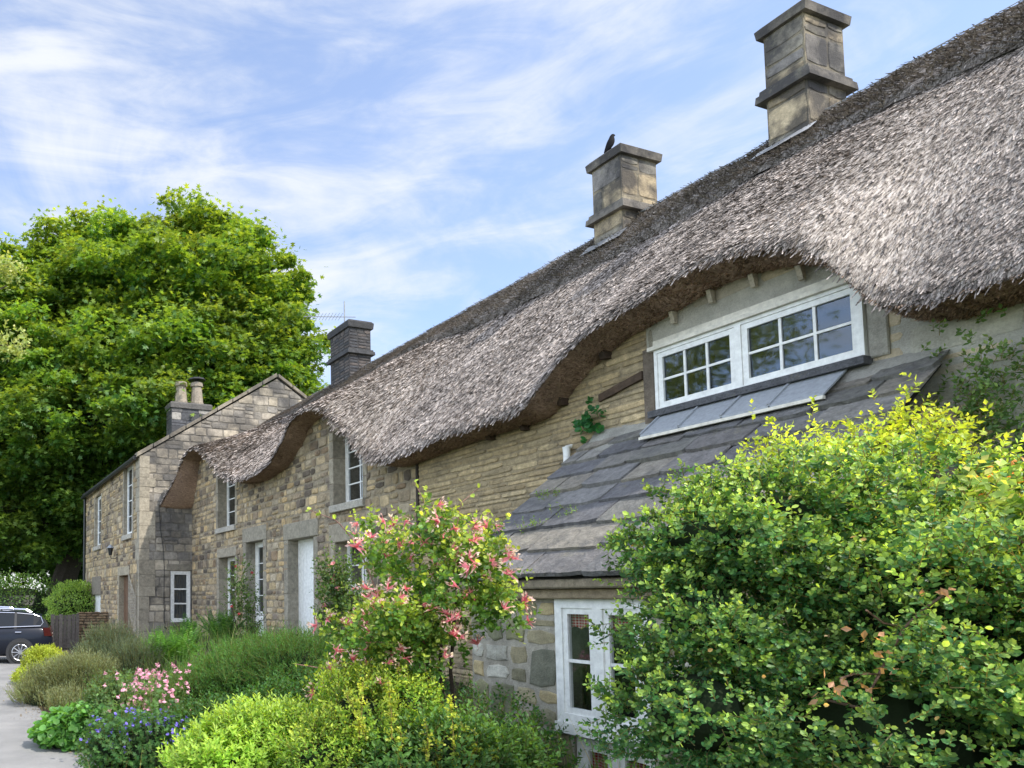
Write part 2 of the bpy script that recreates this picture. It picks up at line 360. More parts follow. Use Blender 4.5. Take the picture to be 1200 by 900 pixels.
TX = np.zeros((NV, len(ys))); TZ = np.zeros_like(TX)
for k, v in enumerate(vs):
    TX[k] = xe0+(XR-xe0)*v
    TZ[k] = ZB+(ZR-ZB)*v+bumps[k]*(1-v)**1.35+.10*math.sin(math.pi*v)
    TZ[k] += .035*hn(ys, TX[k], .9)*math.sin(math.pi*min(1, v*1.2+.05))**.5 + .012*hn(ys, TX[k], 4, 3)
TZ[:4] -= np.array([.07, .03, .01, 0])[:, None]      # the lip rolls over
house = empty('thatched_cottages', (9, 10, 0), 'long thatched sandstone cottage row with wavy eaves, a slate roofed lean-to and three ridge chimneys', 'house')

# thatch material: weathered reed
def thatch_mat(name, a, b, strawdark):
    m, nt, ns, lk = newmat(name)
    out = ns.new('ShaderNodeOutputMaterial'); p = ns.new('ShaderNodeBsdfPrincipled'); lk.new(p.outputs[0], out.inputs[0]); p.inputs['Roughness'].default_value=.9; p.inputs['Specular IOR Level'].default_value=.2
    geo = ns.new('ShaderNodeNewGeometry'); at_ = ns.new('ShaderNodeAttribute'); at_.attribute_name='Col'
    mp = ns.new('ShaderNodeMapping'); mp.inputs['Scale'].default_value=(14, 90, 18); mp.inputs['Rotation'].default_value=(0,0,.12); lk.new(geo.outputs['Position'], mp.inputs[0])
    n1 = N(nt, 'ShaderNodeTexNoise', Scale=1.0, Detail=6, Roughness=.7, Distortion=.6); lk.new(mp.outputs[0], n1.inputs['Vector'])
    n2 = N(nt, 'ShaderNodeTexNoise', Scale=.9, Detail=5, Roughness=.6); lk.new(geo.outputs['Position'], n2.inputs['Vector'])
    cr = ns.new('ShaderNodeValToRGB'); cr.color_ramp.elements[0].position=.36; cr.color_ramp.elements[1].position=.66; cr.color_ramp.elements[0].color=(*a,1); cr.color_ramp.elements[1].color=(*b,1); lk.new(n1.outputs[0], cr.inputs[0])
    r2 = ns.new('ShaderNodeMapRange'); r2.inputs[1].default_value=.3; r2.inputs[2].default_value=.7; r2.inputs[3].default_value=.75; r2.inputs[4].default_value=1.2; lk.new(n2.outputs[0], r2.inputs[0])
    v1 = ns.new('ShaderNodeVectorMath'); v1.operation='SCALE'; lk.new(cr.outputs[0], v1.inputs[0]); lk.new(r2.outputs[0], v1.inputs['Scale'])
    v2 = ns.new('ShaderNodeVectorMath'); v2.operation='MULTIPLY'; lk.new(v1.outputs[0], v2.inputs[0]); lk.new(at_.outputs['Color'], v2.inputs[1]); lk.new(v2.outputs[0], p.inputs['Base Color'])
    bp = ns.new('ShaderNodeBump'); bp.inputs['Strength'].default_value=.9; bp.inputs['Distance'].default_value=.02; lk.new(n1.outputs[0], bp.inputs['Height']); lk.new(bp.outputs[0], p.inputs['Normal'])
    return m
M_thatch = thatch_mat('weathered_thatch', (.10,.082,.070), (.80,.71,.62), 1)
M_reed = thatch_mat('reed_ends', (.20,.13,.095), (.56,.40,.28), 1)
def grid_faces(nr, nc):
    i = np.arange(nr-1)[:, None]*nc; j = np.arange(nc-1)[None]
    return np.stack([i+j, i+j+1, i+nc+j+1, i+nc+j], -1).reshape(-1, 4)
P_ = np.stack([TX, np.broadcast_to(ys, TX.shape), TZ], -1)
mb = MB(); mb.add(P_.reshape(-1, 3), grid_faces(NV, len(ys))[:, ::-1])
# back slope and far verge
bx = np.linspace(XR, 13.9, 8); Bk = np.stack([np.broadcast_to(bx[:, None], (8, len(ys))), np.broadcast_to(ys, (8, len(ys))), np.broadcast_to((ZR-(bx-XR)*1.05)[:, None], (8, len(ys)))], -1)
mb.add(Bk.reshape(-1, 3), grid_faces(8, len(ys))[:, ::-1])
# loose straw lying proud of the surface
tri_n = 230000
yy = Y0+4.2+(Y1-Y0-4.3)*rng.random(tri_n)**1.35; vv = rng.random(tri_n)*.985
fi = np.clip(np.searchsorted(ys, yy)-1, 0, len(ys)-2); fy = (yy-ys[fi])/(ys[fi+1]-ys[fi])
kv = vv*(NV-1); ki = kv.astype(int); fv = kv-ki
unit_ = lambda a: a/(np.linalg.norm(a, axis=-1, keepdims=True)+1e-9)
def samp(A, ki, fv): return (A[ki, fi]*(1-fy)+A[ki, fi+1]*fy)*(1-fv)+(A[ki+1, fi]*(1-fy)+A[ki+1, fi+1]*fy)*fv
px_, pz_ = samp(TX, ki, fv), samp(TZ, ki, fv); k2 = np.clip(ki+3, 0, NV-2); px2, pz2 = samp(TX, k2, fv), samp(TZ, k2, fv)
up = np.stack([px2-px_, np.zeros(tri_n), pz2-pz_], 1); up /= np.linalg.norm(up, axis=1)[:, None]+1e-9
nr = np.stack([-up[:, 2], np.zeros(tri_n), up[:, 0]], 1); sd = np.array([0, 1., 0])[None]
Ln = (rng.uniform(.04, .11, tri_n)*(1+yy/25))[:, None]; w = (rng.uniform(.0022, .0055, tri_n)*(1+yy/6))[:, None]
ang = rng.normal(.18, .24, tri_n)[:, None]; dr = -up*np.cos(ang)+sd*np.sin(ang); sw = up*np.sin(ang)+sd*np.cos(ang)
sw = unit_(sw+nr*rng.normal(0, .45, tri_n)[:, None]); base = np.stack([px_, yy, pz_], 1)-nr*.004; lift = rng.uniform(.002, .018, tri_n)[:, None]
tip = base+dr*Ln+nr*lift
V = np.stack([base-sw*w, base+sw*w, tip+sw*w*.7, tip-sw*w*.7], 1).reshape(-1, 3)
cc = rng.uniform(.8, 1.3, tri_n)[:, None]*np.array([1.0, .98, .99])[None]; cc[rng.random(tri_n) < .35] *= .42; cc *= (1+.16*hn(yy, px_, 1.3, 4)+.07*np.sin(vv*60+2*np.sin(yy*1.3)))[:, None]
mb.add(V, np.arange(tri_n*4).reshape(-1, 4), cc)
# ragged fringe along the lip
fn = 9000; yy2 = 2.4+(Y1-2.4)*rng.random(fn); ex = np.interp(yy2, ys, xe0); ez = np.interp(yy2, ys, TZ[0])
base = np.stack([ex+.03, yy2, ez+.02], 1); tip = base+np.stack([-rng.uniform(.01, .045, fn), rng.normal(0, .012, fn), -rng.uniform(.005, .035, fn)], 1)
V = np.stack([base-[0, .008, 0], base+[0, .008, 0], tip+[0, .004, 0], tip-[0, .004, 0]], 1).reshape(-1, 3)
mb.add(V, np.arange(fn*4).reshape(-1, 4), rng.uniform(.5, 1.4, fn)[:, None]*np.ones(3))
roof = mb.build('thatch_roof', M_thatch, house, smooth=True)
# soffit: the cut reed ends
NS = 14; ss = np.linspace(0, 1, NS); SX = np.zeros((NS, len(ys))); SZ = np.zeros_like(SX)
for k, s_ in enumerate(ss):
    SX[k] = xe0+(XF+.12-xe0)*s_; SZ[k] = TZ[0]*(1-s_)+zin_arr*s_-.035*math.sin(math.pi*s_)+.008*hn(ys, SX[k], 6, 5)
mb = MB(); mb.add(np.stack([SX, np.broadcast_to(ys, SX.shape), SZ], -1).reshape(-1, 3), grid_faces(NS, len(ys)))
fn = 26000; yy2 = 2.4+(Y1-2.4)*rng.random(fn)**1.2; s2 = rng.random(fn)
ex = np.interp(yy2, ys, xe0); e0 = np.interp(yy2, ys, TZ[0]); e1 = np.interp(yy2, ys, zin_arr)
base = np.stack([ex+(XF+.1-ex)*s2, yy2, e0*(1-s2)+e1*s2-.035*np.sin(math.pi*s2)+.01], 1)
tip = base+np.stack([-rng.uniform(.01, .06, fn), rng.normal(0, .012, fn), -rng.uniform(.012, .035, fn)], 1)
V = np.stack([base-[0, .006, 0], base+[0, .006, 0], tip+[0, .005, 0], tip-[0, .005, 0]], 1).reshape(-1, 3)
mb.add(V, np.arange(fn*4).reshape(-1, 4), rng.uniform(.5, 1.9, fn)[:, None]*np.ones(3))
mb.build('eave_soffit', M_reed, roof)
# ridge cap: a thicker sedge saddle with a cut lower edge
mb = MB(); nrr = 10; RX = np.zeros((nrr, len(ys))); RZ = np.zeros_like(RX)
for k in range(nrr):
    q = k/(nrr-1); v = 1-.26*(1-q)**1.0
    i = v*(NV-1); i0 = min(NV-2, int(i)); f_ = i-i0
    RX[k] = TX[i0]*(1-f_)+TX[i0+1]*f_; RZ[k] = TZ[i0]*(1-f_)+TZ[i0+1]*f_
    th = (.01 if k == 0 else .085) + .02*hn(ys, RX[k], 3, 8); RX[k] -= th*.72; RZ[k] += th*.70
RX[-1] += .05; RZ[-1] += .05
mb.add(np.stack([RX, np.broadcast_to(ys, RX.shape), RZ], -1).reshape(-1, 3), grid_faces(nrr, len(ys))[:, ::-1], (.52, .52, .53))
mb.add(np.stack([np.array([RX[-1], RX[-1]*0+XR+.7]), np.broadcast_to(ys, (2, len(ys))), np.array([RZ[-1], RZ[-1]-.75])], -1).reshape(-1, 3), grid_faces(2, len(ys))[:, ::-1], (.8, .8, .85))
n_ = 26000; yy = 2+(Y1-2)*rng.random(n_); kk = rng.random(n_); fi = np.clip(np.searchsorted(ys, yy)-1, 0, len(ys)-2); ri = (kk*(nrr-1.001)).astype(int)
ri = np.clip(ri, 0, nrr-2); f2 = kk*(nrr-1)-ri; bx_ = RX[ri, fi]*(1-f2)+RX[ri+1, fi]*f2; bz_ = RZ[ri, fi]*(1-f2)+RZ[ri+1, fi]*f2
base = np.stack([bx_, yy, bz_], 1); tip = base+np.stack([-rng.uniform(.03, .09, n_), rng.normal(.03, .05, n_), -rng.uniform(-.03, .06, n_)], 1)
V = np.stack([base-[0, .008, 0], base+[0, .008, 0], tip+[0, .006, 0], tip-[0, .006, 0]], 1).reshape(-1, 3)
mb.add(V, np.arange(n_*4).reshape(-1, 4), rng.uniform(.4, 1.1, n_)[:, None]*np.ones(3))
mb.build('ridge_capping', M_thatch, roof)
mb = MB()
for off in (.0, .06): mb.tube([(XR-.03-off, y, float(np.interp(y, ys, RZ[-1]))+.0-off*.5+.012*math.sin(y*3+off*40)) for y in np.arange(-2, Y1, .4)], .006, 4, (.2, .2, .2))
mb.build('netting_wire', M_lead, roof)

# --- street wall of the terrace, from survey points
FW = Frame((XF, 0, 0), (0, 1, 0), (-1, 0, 0))
def yz(px, py, X=XF): p = at(px, py, X=X); return p[1], p[2]
def opening(pl, pr, pt, pb):      # left/right/top at left jamb/bottom at left jamb (px)
    y1, zt = yz(pl, pt); _, zb = yz(pl, pb); y0, _ = yz(pr, pt); return (y0, y1, zb, zt)
o_up1 = opening(391, 425, 507, 593); o_up2 = opening(256, 276, 552, 620)
o_g1 = opening(257, 276, 654, 729); o_d1 = opening(289, 309, 636, 752); o_d2 = opening(338, 368, 633, 748); o_g2 = opening(393, 430, 636, 690)
y0d, _ = yz(1013, 333); y1d, zd1 = yz(769.5, 410); _, zd0 = yz(771, 484.6); _, zr1 = yz(1008.5, 333); _, zr0 = yz(1013, 417.5)
o_dorm = (y0d, y1d, (zd0+zr0)/2, (zd1+zr1)/2)
print('openings', o_up1, o_up2, o_g1, o_d1, o_d2, o_g2, 'dormer', o_dorm, zd0, zr0, zd1, zr1, 'ridge', at(1200, 5, X=XR), at(430, 425, X=XR))
topw = lambda y: zin(y)+.10
ops = [o_up1, o_up2, o_g1, o_d1, o_d2, o_g2]
YJ1 = yz(490, 600)[0]; YJ2 = o_dorm[1]+.12
mb = MB(); backing(mb, FW, YJ1, Y1, 0, 6.9, ops, top=topw, col=(.33, .29, .22))
stones(mb, FW, YJ1, Y1, .2, 6.9, ops, top=topw, ch=(.13, .23), bw=(.14, .42), pal=SAND+YEL[:2]); mb.build('wall', M_rub, house)
mb = MB(); backing(mb, FW, YJ2, YJ1-.02, 0, 6.9, [], top=topw, col=(.36, .31, .22))
stones(mb, FW, YJ2, YJ1-.02, .2, 6.9, [], top=topw, ch=(.05, .10), bw=(.25, .6), pal=YEL, prot=(.004, .02), gap=.006, jit=.006, inset=.012); w_ = mb.build('wall', M_thin, house); w_['label'] = 'wall of thin yellow courses'
mb = MB(); backing(mb, FW, Y0, YJ2, 0, 6.9, [o_dorm], top=topw, col=(.46, .44, .38)); 
stones(mb, FW, Y0, YJ2, 2.6, 6.9, [(o_dorm[0]-.02, o_dorm[1]+.02, o_dorm[2]-.12, o_dorm[3]+.3)], top=topw, ch=(.2, .34), bw=(.3, .8), pal=[(.43,.41,.34),(.48,.43,.34),(.38,.35,.28),(.54,.45,.31)], prot=(.002, .012), gap=.02); w_ = mb.build('wall', M_render, house); w_['label'] = 'part rendered grey wall around the dormer'
mb = MB(); bar(mb, FW, YJ1-.045, YJ1+.005, .3, 4.35, .002, .035, (.06, .05, .04)); mb.build('cable_duct', M_wood, house)
# shell of the house so that no sun leaks through
mb = MB(); mb.add([(13.2, Y0, 0), (13.2, Y1, 0), (13.2, Y1, 5.2), (13.2, Y0, 5.2)], [(0, 1, 2, 3)], GREY[0]); mb.add([(XF+.01, Y0, 0), (13.2, Y0, 0), (13.2, Y0, 5.0), (XR, Y0, ZR-.1), (XF+.01, Y0, 4.7)], [(0, 1, 2, 3, 4)], GREY[0])
mb.build('back_wall', M_rub, house)

for op, c, r in ((o_up1, 2, 4), (o_up2, 2, 4), (o_g1, 2, 4)):
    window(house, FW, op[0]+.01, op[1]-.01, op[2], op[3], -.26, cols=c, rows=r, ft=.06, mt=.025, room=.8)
    surround(house, FW, op, lint=.0 if op[3] > 4.6 else .26, over=.12, sill=.15, jamb=.16)
# narrow glazed door, white plank door, low window behind the rose
def plank_door(op, glazed=False):
    fr = FW; u0, u1, z0, z1 = op; d = -.26; mb = MB()
    bar(mb, fr, u0, u0+.05, z0, z1, d-.05, d+.01); bar(mb, fr, u1-.05, u1, z0, z1, d-.05, d+.01); bar(mb, fr, u0+.05, u1-.05, z1-.05, z1, d-.05, d+.01)
    n = 7; w = (u1-u0-.1)/n
    if not glazed:
        for k in range(n): bar(mb, fr, u0+.05+k*w+.003, u0+.05+(k+1)*w-.003, z0, z1-.052, d-.04, d-.012)
    else:
        bar(mb, fr, u0+.06, u1-.06, z0, z0+.7, d-.04, d-.012)
    o = mb.build('door', M_white, house)
    if glazed:
        fr2 = window(o, fr, u0+.051, u1-.051, z0+.72, z1-.052, d-.008, cols=2, rows=4, ft=.05, mt=.02, room=0, name='glazed_panel')
    mb = MB(); uh = u0+.13; mb.tube([fr.p(np.array([uh]), np.array([z0+.95]), np.array([dd]))[0] for dd in (d-.02, d+.05)], .012, 6, (.1,.1,.1)); mb.tube([fr.p(np.array([uh+k]), np.array([z0+.95]), np.array([d+.045]))[0] for k in (0, .1)], .009, 6, (.1,.1,.1)); mb.build('handle', M_black, o)
    surround(house, fr, op, lint=.38, over=.22, do_sill=False, jamb=.2, col=(.30, .27, .21))
    mb = MB(); bar(mb, fr, u0-.1, u1+.1, z0-.3, z0-.004, -.28, .3, (.3,.28,.24)); mb.build('doorstep', M_dress, house)
    return o
plank_door(o_d1, True); plank_door(o_d2, False)
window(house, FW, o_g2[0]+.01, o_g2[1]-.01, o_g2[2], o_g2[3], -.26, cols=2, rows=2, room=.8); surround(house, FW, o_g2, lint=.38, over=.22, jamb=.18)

# --- the wide dormer window: two three-by-two casements
u0, u1, z0, z1 = o_dorm; um = u0+(u1-u0)*.535
dw = MB(); fr = FW; d = .05
bar(dw, fr, u0, u1, z1-.035, z1, -.05, d); bar(dw, fr, u0, u1, z0, z0+.03, -.05, d)
for a, b in ((u0, u0+.035), (um-.03, um+.03), (u1-.035, u1)): bar(dw, fr, a, b, z0+.03, z1-.035, -.05, d)
dorm = dw.build('dormer_window', M_white, house)
for a, b in ((u0+.037, um-.032), (um+.032, u1-.037)):
    c = MB(); za, zb = z0+.032, z1-.037; s_ = .055; dd = d-.012
    bar(c, fr, a, b, za, za+s_, 0, dd); bar(c, fr, a, b, zb-s_, zb, 0, dd); bar(c, fr, a, a+s_, za+s_, zb-s_, 0, dd); bar(c, fr, b-s_, b, za+s_, zb-s_, 0, dd)
    for k in (1, 2): q = a+s_+(b-a-2*s_)*k/3; bar(c, fr, q-.012, q+.012, za+s_, zb-s_, .005, dd-.012)
    q = (za+zb)/2; bar(c, fr, a+s_, b-s_, q-.012, q+.012, .003, dd-.010)
    c.build('casement', M_white, dorm)
g = MB(); bar(g, fr, u0+.02, u1-.02, z0+.02, z1-.02, .008, .012); g.build('pane', M_glass, dorm)
g = MB(); bar(g, fr, u0-.1, u1+.1, z0-.1, z1+.1, -.9, -.85); g.build('dark_room_card', M_dark, dorm)  # flat black card standing in for the unlit room
mb = MB()      # boarded head above the casements with short rafter feet
bar(mb, fr, u0-.03, u1+.05, z1+.004, z1+.045, -.05, .09); bar(mb, fr, u0, u1+.02, z1+.047, z1+.12, -.05, .03)
mb.build('window_head_board', M_white_old, house)
for k in range(4):
    uu = u0+.45+(u1-u0-.5)*k/3.5; zz = zin(uu)
    mb = MB(); a = fr.p(np.array([uu-.022, uu+.022]), np.array([zz-.16, zz-.16]), np.array([.005, .005])); 
    P = [fr.p(np.array([uu+e]), np.array([zz-hh]), np.array([dd_]))[0] for hh, dds in ((.15, (.03, .07)), (.02, (.03, .11))) for e, dd_ in ((-.022, dds[0]), (.022, dds[0]), (.022, dds[1]), (-.022, dds[1]))]
    mb.hexa(P, (.52,.46,.36)); mb.build('rafter_foot', M_wood, house)
mb = MB(); slab(mb, fr, u1+.02, u1+.16, z0-.35, z1+.06, -.05, .035, (.16,.13,.10)); mb.build('corner_post', M_wood, house)
mb = MB(); slab(mb, fr, u0-.16, u0-.015, z0-.02, z1-.12, -.05, .03, (.33,.31,.26)); mb.build('jamb', M_dress, house)
mb = MB(); bar(mb, fr, u0-.03, u1+.04, z0-.075, z0-.004, -.05, .13, (.16,.16,.17)); mb.build('dormer_sill', M_slate, house)
mb = MB()
for (ua, ub, dz) in ((u1+.16, u1+.75, -.5), ):      # old tie beams by the window
    P = [fr.p(np.array([u_]), np.array([z_]), np.array([d_]))[0] for (z_o) in (0, .09) for (u_, z_, d_) in ((ua, z0+.42+z_o, .0), (ub, z0+.30+z_o, .0), (ub, z0+.30+z_o, .05), (ua, z0+.42+z_o, .05))]
    mb.hexa(P, (.09, .06, .04))
mb.build('timber_brace', M_wood, house)
# wall plate and rafter ends peeping out under the eave
for k in range(4):
    y = YJ2+.5+k*.66; zz = zin(y)
    mb = MB(); P = [fr.p(np.array([y+e]), np.array([zz+h_]), np.array([d_]))[0] for h_, dm in ((-.075, .10), (.02, .16)) for e, d_ in ((-.04, -.02), (.04, -.02), (.04, dm), (-.04, dm))]
    mb.hexa(P, (.07, .045, .03)); mb.build('rafter_end', M_wood, house)

# --- chimneys
def chimney(x0, x1, y0, y1, zbase, zl0, zl1, zc0, zc1, over=.07, lov=.09, pal=CHIM, mat=M_chim, ch=(.3, .42), bw=(.3, .5), name='chimney', ledge=True, parent=None, trim=(.19,.17,.145)):
    parent = parent or house
    mb = MB(); lo, hi = zbase, zc0
    faces = [(Frame((x0, y0, 0), (0, 1, 0), (-1, 0, 0)), y1-y0), (Frame((x0, y0, 0), (1, 0, 0), (0, -1, 0)), x1-x0), (Frame((x1, y0, 0), (0, 1, 0), (1, 0, 0)), y1-y0), (Frame((x0, y1, 0), (1, 0, 0), (0, 1, 0)), x1-x0)]
    for fr, w in faces:
        mb.add(fr.p(np.array([0, w, w, 0]), np.array([lo, lo, hi, hi])), [(0, 1, 2, 3)], np.array(pal[0])*.7)
        stones(mb, fr, 0, w, lo, hi, ch=ch, bw=bw, pal=pal, prot=(.004, .012), gap=.006, jit=.004, inset=.012)
    c = mb.build(name, mat, parent)
    if ledge:
        mb = MB(); 
        for (a, b, o) in ((zl0, zl0+(zl1-zl0)*.6, lov), (zl0+(zl1-zl0)*.6, zl1, lov*.62)): mb.hexa([(x0-o, y0-o, a), (x1+o, y0-o, a), (x1+o, y1+o, a), (x0-o, y1+o, a), (x0-o*.9, y0-o*.9, b), (x1+o*.9, y0-o*.9, b), (x1+o*.9, y1+o*.9, b), (x0-o*.9, y1+o*.9, b)], trim)
        mb.build('chimney_ledge', mat, c)
    mb = MB(); o = over; q = zc0+(zc1-zc0)*.72
    mb.hexa([(x0-o*.8, y0-o*.8, zc0), (x1+o*.8, y0-o*.8, zc0), (x1+o*.8, y1+o*.8, zc0), (x0-o*.8, y1+o*.8, zc0), (x0-o, y0-o, q), (x1+o, y0-o, q), (x1+o, y1+o, q), (x0-o, y1+o, q)], np.array(trim)*.85)
    mb.hexa([(x0-o, y0-o, q), (x1+o, y0-o, q), (x1+o, y1+o, q), (x0-o, y1+o, q), (x0-o*.3, y0-o*.3, zc1), (x1+o*.3, y0-o*.3, zc1), (x1+o*.3, y1+o*.3, zc1), (x0-o*.3, y1+o*.3, zc1)], np.array(trim)*.75)
    mb.build('chimney_cap', mat, c)
    return c
def chim_px(pc, pl, pr, ycap1, ycap0, yl1, yl0, X=10.0):
    c = at(pc, ycap0, X=X); y0 = c[1]; y1 = at(pl, ycap0, X=X)[1]; x1 = at(pr, ycap0, Y=y0)[0]
    return dict(x0=X, x1=x1, y0=y0, y1=y1, zc0=c[2], zc1=at(pc, ycap1, X=X)[2], zl1=at(pc, yl1, X=X)[2], zl0=at(pc, yl0, X=X)[2])
k1 = chim_px(941, 893, 986, 0, 14, 80, 95); ch1 = chimney(zbase=7.1, **k1); ch1['label'] = 'chimney nearest the right, tall with a projecting ledge'
k2 = chim_px(727, 693, 768, 168, 180, 235, 246); ch2 = chimney(zbase=7.1, **k2); ch2['label'] = 'shorter chimney with the bird on it'
k3 = chim_px(409, 387, 434, 374, 383, 408, 414); ch3 = chimney(zbase=7.1, pal=[(.085,.08,.08),(.11,.10,.095),(.07,.07,.075),(.13,.11,.10)], mat=M_brickd, ch=(.08, .085), bw=(.2, .24), trim=(.07,.07,.072), **k3); ch3['label'] = 'sooty dark chimney furthest along'
for k, kk in enumerate((k1, k2)):      # lead dressed up against the stack
    mb = MB(); xs_ = np.linspace(kk['x0']-.15, kk['x0']+.02, 5); 
    for yy_ in ((kk['y0']-.12, kk['y1']+.1),):
        zf = lambda x, y: float(np.interp(x, TX[:, np.argmin(abs(ys-y))], TZ[:, np.argmin(abs(ys-y))]))+.125
        V = [(x-.07, y, zf(x, y)) for x in xs_ for y in np.linspace(yy_[0], yy_[1], 6)]; mb.add(V, grid_faces(5, 6)[:, ::-1], (.42,.43,.45))
    mb.build('lead_flashing', M_grey, (ch1, ch2)[k])
mb = MB(); p0 = at(372, 372, Y=17.6); q0 = np.array([10.4, 17.6, k3['zc1']-.1])
mb.tube([q0, q0+[0, 0, 1.0]], .02, 5, (.3,.3,.3)); a0 = q0+[0, 0, .55]; mb.tube([a0+[.3, -.1, 0], a0+[-1.1, .35, 0]], .012, 5, (.3,.3,.3))
for k in range(12):
    b_ = a0+np.array([-1.1, .35, 0])*(.1+k*.08); mb.tube([b_-[.07, .25, 0], b_+[.07, .25, 0]], .006, 4, (.3,.3,.3), cap=False)
mb.build('television_aerial', M_lead, ch3)

# --- lean-to
XL = 5.55; YL0, YL1 = 3.45, 6.78; ZLE = 2.05; ZLT = 3.80
FL = Frame((XL, 0, 0), (0, 1, 0), (-1, 0, 0))
def yzl(px, py): p = at(px, py, X=XL); return p[1], p[2]
wy1, wz1 = yzl(652, 702); _, wz0 = yzl(655, 856); wy0 = wy1-.98
ow = (wy0, wy1, wz0, wz1); ow2 = (wy0, wy1-.16, wz0-.75, wz0-.02)
print('leanto window', ow)
mb = MB(); backing(mb, FL, YL0+.05, YL1-.05, -.1, ZLE-.12, [ow, ow2], col=(.36,.33,.27))
stones(mb, FL, YL0+.05, YL1-.05, .0, ZLE-.16, [ow, ow2], ch=(.26, .42), bw=(.22, .42), pal=OLIV, prot=(.008, .022), gap=.018, inset=.022, jit=.03)
FE = Frame((XL, YL1-.05, 0), (1, 0, 0), (0, 1, 0)); FN = Frame((XL, YL0+.05, 0), (1, 0, 0), (0, -1, 0))
slp = (ZLT-.25-(ZLE-.12))/(XF-XL)
for f_ in (FE, FN):
    cl = [(-slp, 1, ZLE-.14)]
    backing(mb, f_, 0, XF-XL, -.1, 4, clips=cl, col=(.36,.33,.27)); stones(mb, f_, 0, XF-XL, 0, 3.6, ch=(.18, .3), bw=(.2, .4), pal=OLIV+SAND, prot=(.01, .03), gap=.015, clips=cl)
lw_ = mb.build('lean_to_wall', M_big, house)
mb = MB(); slab(mb, FL, YL0-.02, YL1+.02, ZLE-.17, ZLE-.075, -.1, .10, (.34,.27,.18)); slab(mb, FL, YL0-.03, YL1+.03, ZLE-.07, ZLE+.015, -.1, .19, (.30,.25,.18)); mb.build('eave_timber', M_wood, house)
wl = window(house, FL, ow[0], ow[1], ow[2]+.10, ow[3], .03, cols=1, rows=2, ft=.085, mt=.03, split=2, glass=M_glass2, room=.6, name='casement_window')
mb = MB(); bar(mb, FL, ow[0]-.0, ow[1]+.01, ow[2]+.0, ow[2]+.098, -.08, .055); mb.build('window_sill', M_white, wl)
w2 = window(house, FL, ow2[0], ow2[1], ow2[2], ow2[3], -.03, cols=1, rows=2, ft=.07, mt=.03, split=2, glass=M_glass2, room=.6, name='lower_window')
def gingham():
    m, nt, ns, lk = newmat('red_gingham'); out = ns.new('ShaderNodeOutputMaterial'); b = ns.new('ShaderNodeBsdfDiffuse'); lk.new(b.outputs[0], out.inputs[0])
    g = ns.new('ShaderNodeNewGeometry'); sp = ns.new('ShaderNodeSeparateXYZ'); lk.new(g.outputs['Position'], sp.inputs[0]); outs = []
    for ax in ('Y', 'Z'):
        a = ns.new('ShaderNodeMath'); a.operation='MULTIPLY'; a.inputs[1].default_value=38; lk.new(sp.outputs[ax], a.inputs[0])
        f2 = ns.new('ShaderNodeMath'); f2.operation='FRACT'; lk.new(a.outputs[0], f2.inputs[0]); l = ns.new('ShaderNodeMath'); l.operation='GREATER_THAN'; l.inputs[1].default_value=.45; lk.new(f2.outputs[0], l.inputs[0]); outs.append(l)
    s2 = ns.new('ShaderNodeMath'); s2.operation='ADD'; lk.new(outs[0].outputs[0], s2.inputs[0]); lk.new(outs[1].outputs[0], s2.inputs[1])
    h = ns.new('ShaderNodeMath'); h.operation='MULTIPLY'; h.inputs[1].default_value=.5; lk.new(s2.outputs[0], h.inputs[0])
    mx = ns.new('ShaderNodeMix'); mx.data_type='RGBA'; lk.new(h.outputs[0], mx.inputs[0]); mx.inputs[6].default_value=(.75,.6,.55,1); mx.inputs[7].default_value=(.45,.03,.03,1); lk.new(mx.outputs[2], b.inputs[0]); return m
M_ging = gingham()
def curtain(parent, fr, u0, u1, z0, z1, d, mat, folds=7, amp=.012):
    mb = MB(); n = 60; uu = np.linspace(u0, u1, n); dd = d+amp*np.sin(np.linspace(0, folds*2*math.pi, n))
    zb = z0+.012*np.sin(np.linspace(0, folds*2*math.pi+1, n))
    V = np.concatenate([fr.p(uu, zb, dd), fr.p(uu, np.full(n, z1), dd)]); mb.add(V, grid_faces(2, n)); return mb.build('curtain', mat, parent, smooth=True)
curtain(wl, FL, ow[0]+.05, ow[1]-.05, ow[3]-.27, ow[3]-.03, -.06, M_ging)
curtain(w2, FL, ow2[0]+.05, ow2[1]-.05, ow2[3]-.42, ow2[3]-.03, -.10, M_ging)
mb = MB(); slab(mb, FL, ow[0]-.05, ow[1]+.1, ow[3]+.003, ow[3]+.06, -.06, .06, (.30,.25,.17)); mb.build('lintel', M_wood, house)
